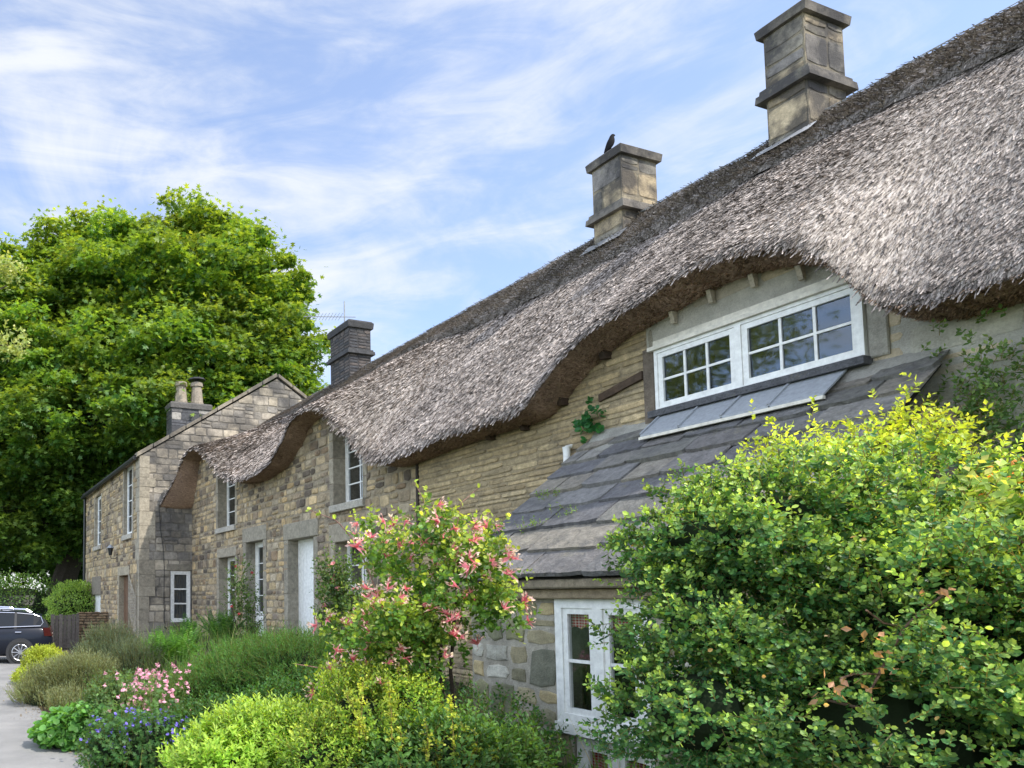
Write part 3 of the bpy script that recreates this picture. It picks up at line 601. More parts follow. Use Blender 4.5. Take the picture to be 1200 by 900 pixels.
# stone slates, graded courses
mb = MB(); nc = 8; XE = XL-.22; lenx = XF-XE; sl = np.array([1, 0, (ZLT-ZLE)/lenx]); sl = sl/np.linalg.norm(sl); nrm = np.array([-sl[2], 0, sl[0]])
tot = lenx/sl[0]; cuts = np.cumsum(np.concatenate([[0], np.linspace(.40, .24, nc)])); cuts = cuts/cuts[-1]*tot
for k in range(nc):
    y = YL0-.03+random.uniform(-.04, .04)
    while y < YL1+.04:
        w = random.uniform(.34, .85)*(1.15-.06*k); y2 = min(y+w, YL1+.06+random.uniform(-.03, .05))
        if YL1-y2 < .15: y2 = YL1+.05
        a = cuts[k]-random.uniform(0, .035); b = cuts[k+1]+.10; t = random.uniform(.030, .050)
        col = np.array(random.choice([(.27,.26,.25),(.22,.215,.215),(.32,.30,.27),(.20,.195,.20),(.38,.34,.28),(.28,.26,.245),(.25,.24,.215)]))*random.uniform(.85, 1.15)
        n = 7; rows_t = []; rows_b = []; up_ = []
        for q in range(n):
            yy_ = y+.004+(y2-y-.008)*q/(n-1); ja = random.uniform(-.007, .007)+(random.choice((0, .0, .02, .035)) if q in (0, n-1) else 0)
            P0 = np.array([XE, yy_, ZLE])+sl*(a+ja)+nrm*(.050+random.uniform(-.004, .004))
            rows_b.append(P0); rows_t.append(P0+nrm*t+sl*random.uniform(0, .012))
            up_.append(np.array([XE, yy_, ZLE])+sl*b+nrm*(.004+t))
        mid = [(p*.5+q_*.5)+nrm*random.uniform(-.004, .004) for p, q_ in zip(rows_t, up_)]
        V = rows_b+rows_t+mid+up_
        Fc = []
        for q in range(n-1):
            for lv in range(3): Fc.append((lv*n+q, lv*n+q+1, (lv+1)*n+q+1, (lv+1)*n+q))
        Fc = [f[::-1] for f in Fc]; Fc += [(0, n, 2*n, 3*n), (n-1, 4*n-1, 3*n-1, 2*n-1)]
        mb.add(V, Fc, col); y = y2+.006
und = [(XE+.03, YL0, ZLE+.0), (XE+.03, YL1, ZLE+.0), (XF, YL1, ZLT-.03), (XF, YL0, ZLT-.03)]
mb.add(und, [(0, 1, 2, 3)], (.08,.07,.06))
lr = mb.build('slate_roof', M_slate, house)
mb = MB(); n = 50; uy = np.linspace(YL0+.0, YL1-.02, n)      # mortar fillet where the slates meet the wall
V = np.array([[(XF-.30-.03*math.sin(y*9)-.05*math.sin(y*3.3), y, ZLT-.20), (XF-.14, y, ZLT-.04+.01*math.sin(y*13)), (XF-.045, y, ZLT+.07+.025*math.sin(y*5)), (XF+.01, y, ZLT+.14)] for y in uy]).reshape(n, 4, 3)
mb.add(V.reshape(-1, 3), grid_faces(n, 4), (.33,.32,.28)); mb.build('mortar_fillet', M_render, lr, smooth=True)
mb = MB(); ya, yb = u0+.12, u1-.1      # lead apron below the window, in lapped sheets
for k in range(4):
    a = ya+(yb-ya)*k/4+.006; b = ya+(yb-ya)*(k+1)/4+.02; o = .055+.006*(k % 2)
    e0 = np.array([XF-.02, 0, ZLT+.13+o*.3]); e1 = np.array([XF-.40, 0, ZLT-.20+o])
    P = [e0+[0, a, 0], e0+[0, b, 0], e1+[0, b, 0], e1+[0, a, 0]]; mb.add(P+[p-np.array([0, 0, .02]) for p in P], [(3,2,1,0), (2,3,7,6), (3,0,4,7), (1,2,6,5)])
    mb.tube([P[1]+[0, 0, .012], P[2]+[0, 0, .012]], .012, 5)
mb.build('lead_apron', M_lead, lr)
mb = MB(); bar(mb, Frame((XF-.40, 0, 0), (0, 1, 0), (-1, 0, 0)), ya, yb+.02, ZLT-.195, ZLT-.165, -.01, .025, (.46,.42,.33)); mb.build('batten', M_white_old, lr)
p = at(664, 533, X=XF-.08)
mb = MB(); mb.tube([p+[0, 0, -.11], p+[0, 0, .02], p+[0, 0, .10]], [.042, .042, .048], 12); mb.tube([p+[0, 0, .09], p+[.1, 0, .12]], .03, 8); mb.build('overflow_pipe', M_white, house)

# ------------------------------------------------------------------ slate-roofed house beyond
XB = 5.74; YB0, YB1 = 22.5, 32.2; ZBE = 6.45; XBR = 10.6; ZBR = 9.45
hs = empty('stone_house', (8, 27, 0), 'sandstone house beyond the thatch with coped gable, slate roof, lantern and black downpipe', 'house')
FS = Frame((XB, 0, 0), (0, 1, 0), (-1, 0, 0)); FG = Frame((XB, YB0, 0), (1, 0, 0), (0, -1, 0))
def yzb(px, py): p = at(px, py, X=XB); return p[1], p[2]
def opb(pl, pr, pt, pb): y1, zt = yzb(pl, pt); _, zb = yzb(pl, pb); y0, _ = yzb(pr, pt); return (y0, y1, zb, zt)
bo = [opb(146, 156, 549, 628), opb(112, 119, 583, 641), opb(140, 151, 675, 748), opb(109, 118, 697, 752)]
print('far openings', bo)
mb = MB(); backing(mb, FS, YB0+.02, YB1, 0, ZBE, bo, col=(.34,.29,.21)); stones(mb, FS, YB0+.02, YB1, 0, ZBE, bo, ch=(.15, .25), bw=(.2, .5), pal=SAND+YEL[:2]); mb.build('wall', M_rub, hs)
slb = (ZBR-ZBE)/(XBR-XB); W2 = 2*(XBR-XB)
cl = [(-slb, 1, ZBE), (slb, 1, ZBE+slb*W2)]
g0 = at(199.5, 668.7, Y=YB0); g1 = at(224, 668.7, Y=YB0); g2 = at(199.5, 729, Y=YB0); og = (g0[0]-XB, g1[0]-XB, g2[2], g0[2])
mb = MB()
for rect in ((0, og[0], 0, 3.2), (og[1], 2.3, 0, 3.2), (og[0], og[1], 0, og[2]), (og[0], og[1], og[3], 3.2)):
    a, b, c, d = rect; mb.add(FG.p(np.array([a, b, b, a]), np.array([c, c, d, d])), [(0,1,2,3)], (.25,.23,.2))
Pq = [(0, 3.2), (W2, 3.2), (W2, ZBE), (W2/2, ZBR), (0, ZBE)]; Pq = np.array(Pq); mb.add(FG.p(Pq[:, 0], Pq[:, 1]), [(0,1,2,3,4)], (.25,.23,.2))
a, b, c, d = og
for (ua, za, ub, zb) in ((a, c, a, d), (b, d, b, c), (b, c, a, c), (a, d, b, d)): mb.add(FG.p(np.array([ua, ub, ub, ua]), np.array([za, zb, zb, za]), np.array([0, 0, -.12, -.12])), [(0,1,2,3)], (.3,.27,.22))
stones(mb, FG, 0, W2, 0, ZBR, [og], ch=(.2, .34), bw=(.25, .6), pal=GREY, prot=(.004, .02), gap=.008, clips=cl); mb.build('gable_wall', M_grey, hs)
mb = MB(); q = 0
while q < ZBE-.1:
    h = random.uniform(.3, .5); h = min(h, ZBE-q); ww = random.choice((.3, .5)); mb.hexa([(XB-.03, YB0-.03, q+.006), (XB+ww, YB0-.03, q+.006), (XB+ww, YB0+.8-ww, q+.006), (XB-.03, YB0+.8-ww, q+.006), (XB-.03, YB0-.03, q+h-.006), (XB+ww, YB0-.03, q+h-.006), (XB+ww, YB0+.8-ww, q+h-.006), (XB-.03, YB0+.8-ww, q+h-.006)], np.array([.34,.30,.23])*random.uniform(.85, 1.1)); q += h
mb.build('quoins', M_dress, hs)
mb = MB(); mb.add([(XB, YB1, 0), (XB+W2, YB1, 0), (XB+W2, YB1, ZBE), (XBR, YB1, ZBR), (XB, YB1, ZBE)], [(0,1,2,3,4)], (.3,.27,.2)); mb.add([(XB+W2, YB0, 0), (XB+W2, YB1, 0), (XB+W2, YB1, ZBE), (XB+W2, YB0, ZBE)], [(0,1,2,3)], (.3,.27,.2)); mb.build('back_wall', M_rub, hs)
# roof slates in rows
mb = MB(); nr_ = 22; Ls = math.hypot(XBR-XB+.15, ZBR-ZBE+.1); s1 = np.array([XBR-XB+.15, 0, ZBR-ZBE+.1])/Ls; n1 = np.array([-s1[2], 0, s1[0]])
for k in range(nr_):
    y = YB0+.28-random.uniform(0, .2)
    while y < YB1:
        w = random.uniform(.25, .45); a = np.array([XB-.15, y, ZBE-.04])+s1*(Ls*k/nr_)+n1*.06; b = a+s1*(Ls/nr_+.06)-n1*.03; c = np.array([0, w-.01, 0])
        mb.add([a, a+c, b+c, b, a-n1*.03, a+c-n1*.03], [(0,1,2,3)[::-1], (4,5,1,0)[::-1]], np.array([.16,.155,.16])*random.uniform(.75, 1.25)); y += w
mb.add([(XBR, YB0, ZBR+.05), (XBR, YB1, ZBR+.05), (XB+W2+.15, YB1, ZBE), (XB+W2+.15, YB0, ZBE)], [(0,1,2,3)], (.15,.15,.16))
mb.add([(XB-.12, YB0, ZBE-.05), (XB-.12, YB1, ZBE-.05), (XBR, YB1, ZBR+.0), (XBR, YB0, ZBR+.0)], [(0,1,2,3)], (.1,.1,.1))
mb.build('slate_roof', M_slate, hs)
mb = MB()      # coping up and down the near gable
for sgn in (0, 1):
    n = 9
    for k in range(n):
        a, b = k/n, (k+1)/n-.008
        f = (lambda t: (XB-.12+(XBR-XB+.12)*t, ZBE-.05+(ZBR-ZBE+.12)*t)) if not sgn else (lambda t: (XB+W2+.12-(XBR-XB+.12)*t, ZBE-.05+(ZBR-ZBE+.12)*t))
        (xa, za), (xb, zb) = f(a), f(b); dz = .12+random.uniform(-.01, .02)
        mb.hexa([(xa, YB0-.07, za), (xb, YB0-.07, zb), (xb, YB0+.28, zb), (xa, YB0+.28, za), (xa, YB0-.07, za+dz), (xb, YB0-.07, zb+dz), (xb, YB0+.28, zb+dz), (xa, YB0+.28, za+dz)], np.array([.30,.27,.22])*random.uniform(.8, 1.15))
mb.build('gable_coping', M_grey, hs)
mb = MB(); mb.tube([(XB-.07, YB1+.02, 0), (XB-.07, YB1+.02, ZBE-.1)], .05, 8); mb.build('downpipe', M_black, hs)
mb = MB(); mb.tube([(XB-.17, YB0+.1, ZBE-.06), (XB-.17, YB1+.15, ZBE-.12)], .065, 8); mb.build('gutter', M_black, hs)
for i, o_ in enumerate(bo):
    if i < 2:
        window(hs, FS, o_[0]+.01, o_[1]-.01, o_[2], o_[3], -.10, cols=2, rows=4, ft=.07, mt=.03, room=.8); surround(hs, FS, o_, lint=0 if i == 0 else .0, sill=.17, jamb=.15)
    elif i == 2:
        mb = MB(); bar(mb, FS, o_[0], o_[1], o_[2], o_[3], -.22, -.18, (.16,.09,.05)); 
        for k in range(5): bar(mb, FS, o_[0]+.02+k*(o_[1]-o_[0])/5, o_[0]-.02+(k+1)*(o_[1]-o_[0])/5, o_[2]+.05, o_[3]-.05, -.178, -.165, (.17,.10,.06))
        o2 = mb.build('door', M_wood, hs); o2['label'] = 'brown plank door'; surround(hs, FS, o_, lint=.3, do_sill=False, jamb=.22, col=(.38,.33,.24))
    else:
        mb = MB(); bar(mb, FS, o_[0], o_[1], o_[2], o_[3], -.12, -.08)
        for k in range(2):
            for (za, zb) in ((.1, .8), (.9, o_[3]-o_[2]-.1)): bar(mb, FS, o_[0]+.07+k*(o_[1]-o_[0]-.07)/2, o_[0]+(k+1)*(o_[1]-o_[0]-.07)/2, o_[2]+za, o_[2]+zb, -.08, -.07)
        o2 = mb.build('door', M_white, hs); o2['label'] = 'white panelled door'; surround(hs, FS, o_, lint=.75, over=.12, do_sill=False, col=(.22,.19,.15))
wg = window(hs, FG, og[0]+.02, og[1]-.02, og[2], og[3], -.02, cols=1, rows=3, ft=.075, mt=.05, glass=M_glass2, room=.6)
M_net = paint_mat('dark_curtain_cloth', (.10,.11,.13), rough=.95, wear=.1); curtain(wg, FG, og[0]+.08, og[1]-.08, og[2]+.05, og[3]-.05, -.14, M_net, folds=6, amp=.03)
mb = MB(); slab(mb, FG, og[0]-.15, og[1]+.1, og[2]-.16, og[2]-.005, -.1, .08, (.26,.23,.19)); mb.build('sill', M_grey, hs)
mb = MB(); slab(mb, FG, og[0]-.12, og[1]+.06, og[3]+.005, og[3]+.22, -.1, .03, (.26,.24,.2)); mb.build('lintel', M_grey, hs)
mb = MB(); pw = [at(x, y, Y=YB0-.03) for x, y in ((186, 590), (188, 620), (191, 640), (192.5, 665), (192, 700), (193, 735), (203, 741), (222, 739))]; mb.tube(pw, .012, 5); mb.build('wall_cable', M_black, hs)
# chimney with two pots at the far gable
cc_ = at(221, 503, Y=YB1-.5); wx = 1.0
fch = chimney(cc_[0]-.95, cc_[0]+.95, YB1-.9, YB1-.1, cc_[2]-1.3, 0, 0, at(221, 479, Y=YB1-.9)[2], at(221, 472, Y=YB1-.9)[2], pal=[(.09,.09,.095),(.13,.125,.12),(.30,.28,.25),(.08,.08,.085)], mat=M_brickd, ch=(.28, .36), bw=(.4, .8), ledge=False, parent=hs, trim=(.16,.15,.14))
zt = at(221, 472, Y=YB1-.9)[2]
for i, xx in enumerate((cc_[0]-.38, cc_[0]+.40)):
    mb = MB(); hh = 1.02+.05*i; mb.tube([(xx, YB1-.5, zt-.05), (xx, YB1-.5, zt+.12), (xx, YB1-.5, zt+.14), (xx, YB1-.5, zt+hh-.2), (xx, YB1-.5, zt+hh-.18), (xx, YB1-.5, zt+hh)], [.33, .33, .30, .23, .29, .29], 10, (.33,.28,.22))
    pot = mb.build('chimney_pot', M_dress, fch)
    if i: mb = MB(); mb.tube([(xx, YB1-.5, zt+hh), (xx, YB1-.5, zt+hh+.12), (xx, YB1-.5, zt+hh+.13), (xx, YB1-.5, zt+hh+.2)], [.12, .12, .42, .40], 10); mb.build('cowl', M_black, pot)
# wall lantern
lp = at(137, 648, X=XB-.02); mb = MB(); mb.tube([lp+[.0, 0, -.15], lp+[-.05, 0, -.2], lp+[-.2, 0, -.2], lp+[-.24, 0, -.12]], .014, 5); q = lp+[-.24, 0, -.1]
mb.tube([q, q+[0, 0, .02], q+[0, 0, .025], q+[0, 0, .27]], [.05, .05, .06, .11], 6); mb.build('lantern', M_black, hs); mb = MB(); mb.tube([q+[0, 0, .27], q+[0, 0, .29], q+[0, 0, .40]], [.15, .14, .02], 6, (.5,.5,.5)); lt = mb.build('lantern_hood', M_lead, hs)
# trellis against the wall by the corner
ty1, tz1 = yzb(153, 672); ty0, _ = yzb(162, 672); _, tz0 = yzb(153, 747)
tr = empty('trellis', (XB, (ty0+ty1)/2, tz0), 'narrow diamond lattice trellis fixed beside the brown door of the far house', 'trellis')
mb = MB(); ft_ = Frame((XB-.05, 0, 0), (0, 1, 0), (-1, 0, 0)); w_ = ty1-ty0
bar(mb, ft_, ty0, ty0+.03, tz0, tz1, 0, .03, (.35,.31,.24)); bar(mb, ft_, ty1-.03, ty1, tz0, tz1, 0, .03, (.35,.31,.24))
for k in range(int((tz1-tz0)/.16)-4):
    z = tz0+k*.16
    for s in (0, 1):
        a = ft_.p(np.array([ty0 if s else ty1]), np.array([z]), np.array([.015+.012*s]))[0]; b = ft_.p(np.array([ty1 if s else ty0]), np.array([min(tz1, z+w_)]), np.array([.015+.012*s]))[0]; mb.tube([a, b], .012, 4, (.38,.34,.27))
mb.build('lattice', M_wood, tr)

# ------------------------------------------------------------------ ground
def edge_x(y):       # where lane meets garden
    return np.interp(y, [-5, 7.2, 8.2, 9.2, 12, 16, 18.5, 21, 24, 34, 60], [1.0, 1.2, 1.95, 1.62, 1.5, 1.5, 2.5, 3.2, 3.6, 3.9, 4.5])
def gz(x, y):
    x = np.asarray(x, float); y = np.asarray(y, float)
    t = np.clip((x-edge_x(y))/(6.6-edge_x(y)), 0, 1); h = np.interp(y, [2, 8, 12, 18, 22, 24], [.05, .35, .85, .85, .35, .0]); return h*(t*t*(3-2*t))
M_road = newmat('worn_asphalt')
m, nt, ns, lk = M_road; M_road = m
out = ns.new('ShaderNodeOutputMaterial'); b = ns.new('ShaderNodeBsdfPrincipled'); lk.new(b.outputs[0], out.inputs[0]); b.inputs['Roughness'].default_value=.9
geo = ns.new('ShaderNodeNewGeometry'); n1 = N(nt, 'ShaderNodeTexNoise', Scale=120, Detail=6, Roughness=.8); n2 = N(nt, 'ShaderNodeTexNoise', Scale=.7, Detail=8, Roughness=.65)
lk.new(geo.outputs['Position'], n1.inputs['Vector']); lk.new(geo.outputs['Position'], n2.inputs['Vector'])
cr = ns.new('ShaderNodeValToRGB'); cr.color_ramp.elements[0].position=.35; cr.color_ramp.elements[1].position=.65; cr.color_ramp.elements[0].color=(.19,.186,.18,1); cr.color_ramp.elements[1].color=(.30,.29,.275,1); lk.new(n2.outputs[0], cr.inputs[0])
r1 = ns.new('ShaderNodeMapRange'); r1.inputs[1].default_value=.3; r1.inputs[2].default_value=.7; r1.inputs[3].default_value=.75; r1.inputs[4].default_value=1.25; lk.new(n1.outputs[0], r1.inputs[0])
vm = ns.new('ShaderNodeVectorMath'); vm.operation='SCALE'; lk.new(cr.outputs[0], vm.inputs[0]); lk.new(r1.outputs[0], vm.inputs['Scale']); lk.new(vm.outputs[0], b.inputs['Base Color'])
bp = ns.new('ShaderNodeBump'); bp.inputs['Strength'].default_value=.5; bp.inputs['Distance'].default_value=.01; lk.new(n1.outputs[0], bp.inputs['Height']); lk.new(bp.outputs[0], b.inputs['Normal'])
M_grass = flat_col('rough_grass', nscale=2.0, var=.5, bump=.6)
mb = MB(); mb.add([(-900, -900, -.03), (900, -900, -.03), (900, 900, -.03), (-900, 900, -.03)], [(0,1,2,3)], (.05,.085,.025)); tag(mb.build('ground', M_grass), kind='structure')
mb = MB(); yy = np.linspace(-12, 60, 120); V = np.array([[(-3.2+.012*y*y*.0, y, .0), (edge_x(y)-1.5, y, .012), (edge_x(y)+.03, y, .0)] for y in yy]).reshape(-1, 3); mb.add(V, grid_faces(120, 3)[:, ::-1]); tag(mb.build('lane', M_road, smooth=True), kind='structure')
mb = MB(); rr = 46; yy = np.linspace(-4, 34, 160); tt = np.linspace(0, 1, rr); V = []
for y in yy:
    e = edge_x(y)
    for t in tt: x = e+(7.55-e)*t; V.append((x, y, float(gz(x, y))+.03*min(1, t*8)+.02*random.random()*min(1, t*8)+.004))
mb.add(V, grid_faces(160, rr)[:, ::-1], (.055,.042,.03)); tag(mb.build('garden_soil', M_soil), kind='structure')

# ------------------------------------------------------------------ foliage tools
LEAF = (np.array([(0,0,0),(-.28,.45,.03),(0,.5,-.05),(.28,.45,.03),(0,1,-.04)]), np.array([(0,2,1),(1,2,4),(0,3,2),(2,3,4)]))
OVAL = (np.array([(0,0,0),(-.30,.3,.05),(.30,.3,.05),(-.33,.7,.04),(.33,.7,.04),(0,1,-.02),(0,.5,-.06)]), np.array([(0,6,1),(1,6,3),(3,6,5),(0,2,6),(2,4,6),(4,5,6)]))
ROUND = (np.array([(0,0,0),(-.45,.25,.06),(.45,.25,.06),(-.5,.65,.03),(.5,.65,.03),(-.22,.98,-.02),(.22,.98,-.02),(0,.5,-.08)]), np.array([(0,7,1),(1,7,3),(3,7,5),(5,7,6),(6,7,4),(4,7,2),(2,7,0)]))
BLADE = (np.array([(-.06,0,0),(.06,0,0),(.05,.5,.05),(-.05,.5,.05),(0,1,-.08)]), np.array([(0,1,2),(0,2,3),(3,2,4)]))
LOBED = (np.array([(0,0,0),(-.5,.15,.02),(-.18,.35,-.04),(-.55,.7,.0),(-.15,.62,-.04),(0,1,-.06),(.15,.62,-.04),(.55,.7,0),(.18,.35,-.04),(.5,.15,.02)]), np.array([(0,2,1),(2,4,3),(0,4,2),(4,6,5),(0,6,4),(0,8,6),(8,7,6),(0,9,8)]))
def unit(a): return a/(np.linalg.norm(a, axis=-1, keepdims=True)+1e-9)
def scat(mb, shape, pos, d, nrm, size, col, wid=1.0):
    """copies of a small leaf shape: base at pos, pointing along d, faces turned to nrm"""
    V, Fc = shape; n = len(pos); d = unit(d); s = unit(np.cross(d, nrm)); nn = np.cross(s, d)
    size = np.broadcast_to(size, (n,))
    W = (V[None, :, 0:1]*s[:, None]*wid+V[None, :, 1:2]*d[:, None]+V[None, :, 2:3]*nn[:, None])*size[:, None, None]+pos[:, None]
    Fx = (np.arange(n)[:, None, None]*len(V)+Fc[None]).reshape(-1, 3)
    mb.add(W.reshape(-1, 3), Fx, np.repeat(col, len(Fc), axis=0))
def rdir(n, up=0.0): v = rng.normal(size=(n, 3)); v = unit(v); v[:, 2] += up; return unit(v)
def cols(n, a, b, var=.25, tipmix=None, tip=None, p=1.0):
    t = rng.random(n)[:, None]**p; c = np.array(a)*(1-t)+np.array(b)*t
    if tip is not None: c = c*(1-tipmix[:, None])+np.array(tip)*tipmix[:, None]
    return c*(1+rng.uniform(-var, var, (n, 1)))
def blob_pts(n, blobs, shell=.35, zmin=None, noise=.12, seed=0):
    """points near the surface of a union of ellipsoids, with outward directions"""
    B = np.array(blobs, float); w = B[:, 3]*B[:, 4]+B[:, 4]*B[:, 5]+B[:, 3]*B[:, 5]; out = []; D = []
    tot = 0
    while tot < n:
        k = rng.choice(len(B), n, p=w/w.sum()); u = rdir(n); r = 1-shell*rng.random(n)**1.6
        r *= 1+noise*(np.sin(u[:, 0]*7+k*1.7+seed)*np.sin(u[:, 1]*8+k)+np.sin(u[:, 2]*9+k*2.3))*.8
        P = B[k, :3]+u*B[k, 3:6]*r[:, None]; keep = np.ones(n, bool)
        for q in range(len(B)):
            dd = (((P-B[q, :3])/B[q, 3:6])**2).sum(1); keep &= ~((dd < (1-shell)**2*.8) & (k != q))
        if zmin is not None: keep &= P[:, 2] > zmin
        out.append(P[keep]); D.append(unit(u/B[k, 3:6]*B[k, 3:6].mean(1)[:, None])[keep]); tot += keep.sum()
    return np.concatenate(out)[:n], np.concatenate(D)[:n]
def core(mb, blobs, f=.72, col=(.012,.02,.008)):  # opaque dark ellipsoids added inside shrubs to stop light passing through
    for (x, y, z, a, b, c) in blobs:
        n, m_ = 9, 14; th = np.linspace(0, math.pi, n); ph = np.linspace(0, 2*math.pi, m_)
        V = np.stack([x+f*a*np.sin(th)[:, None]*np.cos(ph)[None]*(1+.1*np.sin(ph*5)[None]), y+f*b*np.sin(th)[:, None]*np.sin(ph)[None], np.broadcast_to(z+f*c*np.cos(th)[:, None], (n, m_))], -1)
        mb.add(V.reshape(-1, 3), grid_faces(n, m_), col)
def sprigs(mb, pts, dirs, length, nleaf, lsize, shape, ca, cb, tip=None, upb=.5, spread=.9, wid=1.0, stem=True, var=.25, jit=.25, tipp=2.0):
    """short shoots set with leaf pairs"""
    n = len(pts); d = unit(dirs+rng.normal(0, jit, (n, 3))+np.array([0, 0, upb])); ln = length*rng.uniform(.6, 1.3, n)
    a = unit(np.cross(d, rdir(n))); b_ = np.cross(d, a)
    for k in range(nleaf):
        t = (k+1)/nleaf; ang = k*2.4+rng.uniform(0, 6.28, n)*.15; o = a*np.cos(ang)[:, None]+b_*np.sin(ang)[:, None]
        p = pts+d*(ln*t)[:, None]; ld = unit(o*spread+d*(.45+.5*t)); nn = unit(d-ld*.3+rng.normal(0, .2, (n, 3)))
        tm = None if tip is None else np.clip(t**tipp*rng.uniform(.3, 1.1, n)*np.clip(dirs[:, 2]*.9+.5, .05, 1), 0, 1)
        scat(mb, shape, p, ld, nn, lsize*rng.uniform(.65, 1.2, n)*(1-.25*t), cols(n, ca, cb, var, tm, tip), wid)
    if stem:
        w = .0022; e = pts+d*ln[:, None]; V = np.stack([pts-a*w, pts+a*w, e+a*w*.5, e-a*w*.5], 1).reshape(-1, 3); mb.add(V, np.arange(n*4).reshape(-1, 4), (.12,.10,.04))
def limb_tree(mb, root, top, r0, col, branches, n=9):
    p0 = np.array(root, float); p1 = np.array(top, float); m = 10; t = np.linspace(0, 1, m)[:, None]
    path = p0*(1-t)+p1*t+np.stack([np.sin(t[:, 0]*4)*.02*np.linalg.norm(p1-p0), np.cos(t[:, 0]*5)*.015*np.linalg.norm(p1-p0), np.zeros(m)], 1); path[0] = p0
    rr_ = r0*(1-.8*t[:, 0]); rr_[0] *= 1.35; mb.tube(path, rr_, n, col)
    for e, f in branches:
        i = int(f*(m-1)); s = path[i]; e = np.array(e, float); t2 = np.linspace(0, 1, 7)[:, None]; L_ = np.linalg.norm(e-s)
        pp = s*(1-t2)+e*t2; pp[:, 2] += np.sin(t2[:, 0]*math.pi)*L_*.08; pp += rng.normal(0, .012*L_, pp.shape)*np.sin(t2*math.pi); mb.tube(pp, rr_[i]*.6*(1-.8*t2[:, 0]), 6, col)

# ------------------------------------------------------------------ the big sycamore and trees beyond
def crown_tree(name, label, cx, cy, zc, a, b, c, base, r0, nl, ls, ca, cb, tip, ncl, clr=(1.3, 2.4), group=None, shape=LOBED, lobes=None, zlow=None):
    t = empty(name, base, label, 'tree', group)
    P, D = blob_pts(ncl, lobes or [(cx, cy, zc, a, b, c)], shell=.42, noise=.13, seed=cx)
    if zlow is not None: D = D[P[:, 2] > zlow]; P = P[P[:, 2] > zlow]
    mb = MB(); cb_ = []
    k = rng.choice(len(P), nl); R = rng.uniform(clr[0], clr[1], len(P)); u = rdir(nl, .45); fl = np.array([1, 1, .5])
    pos = P[k]+u*fl*(R[k]*rng.uniform(.72, 1.06, nl)**.8)[:, None]
    loose = rng.random(nl) < .3; pos[loose] += np.clip(rng.normal(0, .4, (loose.sum(), 3)), -.8, .8); hue = rng.uniform(.8, 1.2, (len(P), 1))*np.array([1, 1, 1])+rng.normal(0, .08, (len(P), 3))*[1, .3, .6]
    ld = unit(u*np.array([1, 1, .1])+rng.normal(0, .45, (nl, 3))+[0, 0, -.25]); nn = unit(u*.5+np.array([0, 0, .8])+rng.normal(0, .45, (nl, 3)))
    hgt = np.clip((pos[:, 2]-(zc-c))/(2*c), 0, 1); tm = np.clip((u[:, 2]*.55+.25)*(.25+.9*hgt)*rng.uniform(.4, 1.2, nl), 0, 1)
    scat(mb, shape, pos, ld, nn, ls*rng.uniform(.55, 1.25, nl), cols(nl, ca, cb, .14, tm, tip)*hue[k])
    mb.build('crown', M_leaf, t)
    mb = MB(); br = [(P[i]*.93+np.array([cx, cy, zc])*.07, min(.92, max(.3, (P[i][2]-base[2])/(zc+c-base[2])*.75))) for i in rng.choice(len(P), min(len(P), 36), replace=False)]
    limb_tree(mb, base, (cx+.3, cy, zc+c*.55), r0, (.06,.05,.04), br); mb.build('trunk', M_bark, t)
    return t
def dirpt(px, py, depth):
    d = ray(px, py); d = d/np.dot(d, _f/np.linalg.norm(_f)); return CAM+d*depth
c0 = dirpt(150, 450, 43); sc = 43/850.
lob = []
for (px, py, rw, rh, dd) in ((215, 367, 142, 116, 0), (112, 345, 92, 102, 1.5), (285, 432, 92, 90, -1), (60, 440, 150, 130, 1), (170, 500, 185, 130, -1), (-20, 400, 100, 112, 2), (20, 560, 170, 110, 0), (250, 312, 56, 58, 0)):
    p = dirpt(px, py, 43+dd); lob.append((p[0], p[1], p[2], rw*sc*.93, rw*sc*.8, rh*sc*.93))
tb = dirpt(58, 700, 43)
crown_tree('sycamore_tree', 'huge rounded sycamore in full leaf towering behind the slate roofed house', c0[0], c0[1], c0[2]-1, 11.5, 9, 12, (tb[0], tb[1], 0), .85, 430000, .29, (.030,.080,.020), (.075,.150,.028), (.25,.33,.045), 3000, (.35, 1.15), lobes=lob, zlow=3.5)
tb2 = dirpt(190, 690, 50)
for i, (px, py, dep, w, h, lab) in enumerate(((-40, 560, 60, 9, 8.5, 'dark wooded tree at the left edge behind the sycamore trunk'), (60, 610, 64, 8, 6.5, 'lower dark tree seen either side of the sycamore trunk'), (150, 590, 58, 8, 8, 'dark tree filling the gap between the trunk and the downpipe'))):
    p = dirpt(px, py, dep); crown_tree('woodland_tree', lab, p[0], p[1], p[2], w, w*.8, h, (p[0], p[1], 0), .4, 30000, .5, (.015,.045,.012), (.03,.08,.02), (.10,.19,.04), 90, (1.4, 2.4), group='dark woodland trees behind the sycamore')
# sunlit shrubs beyond the car
for i, (px, py, dep, w, h, lab) in enumerate(((22, 700, 34, 2.6, 1.3, 'sunlit light green shrub behind the parked cars at the left edge'),)):
    p = dirpt(px, py, dep); t = empty('background_shrub', (p[0], p[1], 0), lab, 'shrub'); mb = MB(); bl = [(p[0], p[1], 1.0, w, w*.6, 1.9), (p[0]-2.5, p[1]+.5, 1.2, w, w*.6, 1.8)]
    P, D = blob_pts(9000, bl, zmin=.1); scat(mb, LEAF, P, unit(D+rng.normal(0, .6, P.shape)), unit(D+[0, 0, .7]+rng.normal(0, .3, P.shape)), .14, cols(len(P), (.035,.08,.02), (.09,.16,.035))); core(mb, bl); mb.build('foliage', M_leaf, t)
p = dirpt(83, 700, 31); t = empty('clipped_shrub', (p[0], p[1], 0), 'rounded pale green shrub above the stone wall beside the black downpipe', 'shrub'); mb = MB(); bl = [(p[0]+.2, p[1], 1.55, 1.25, 1.1, .95)]
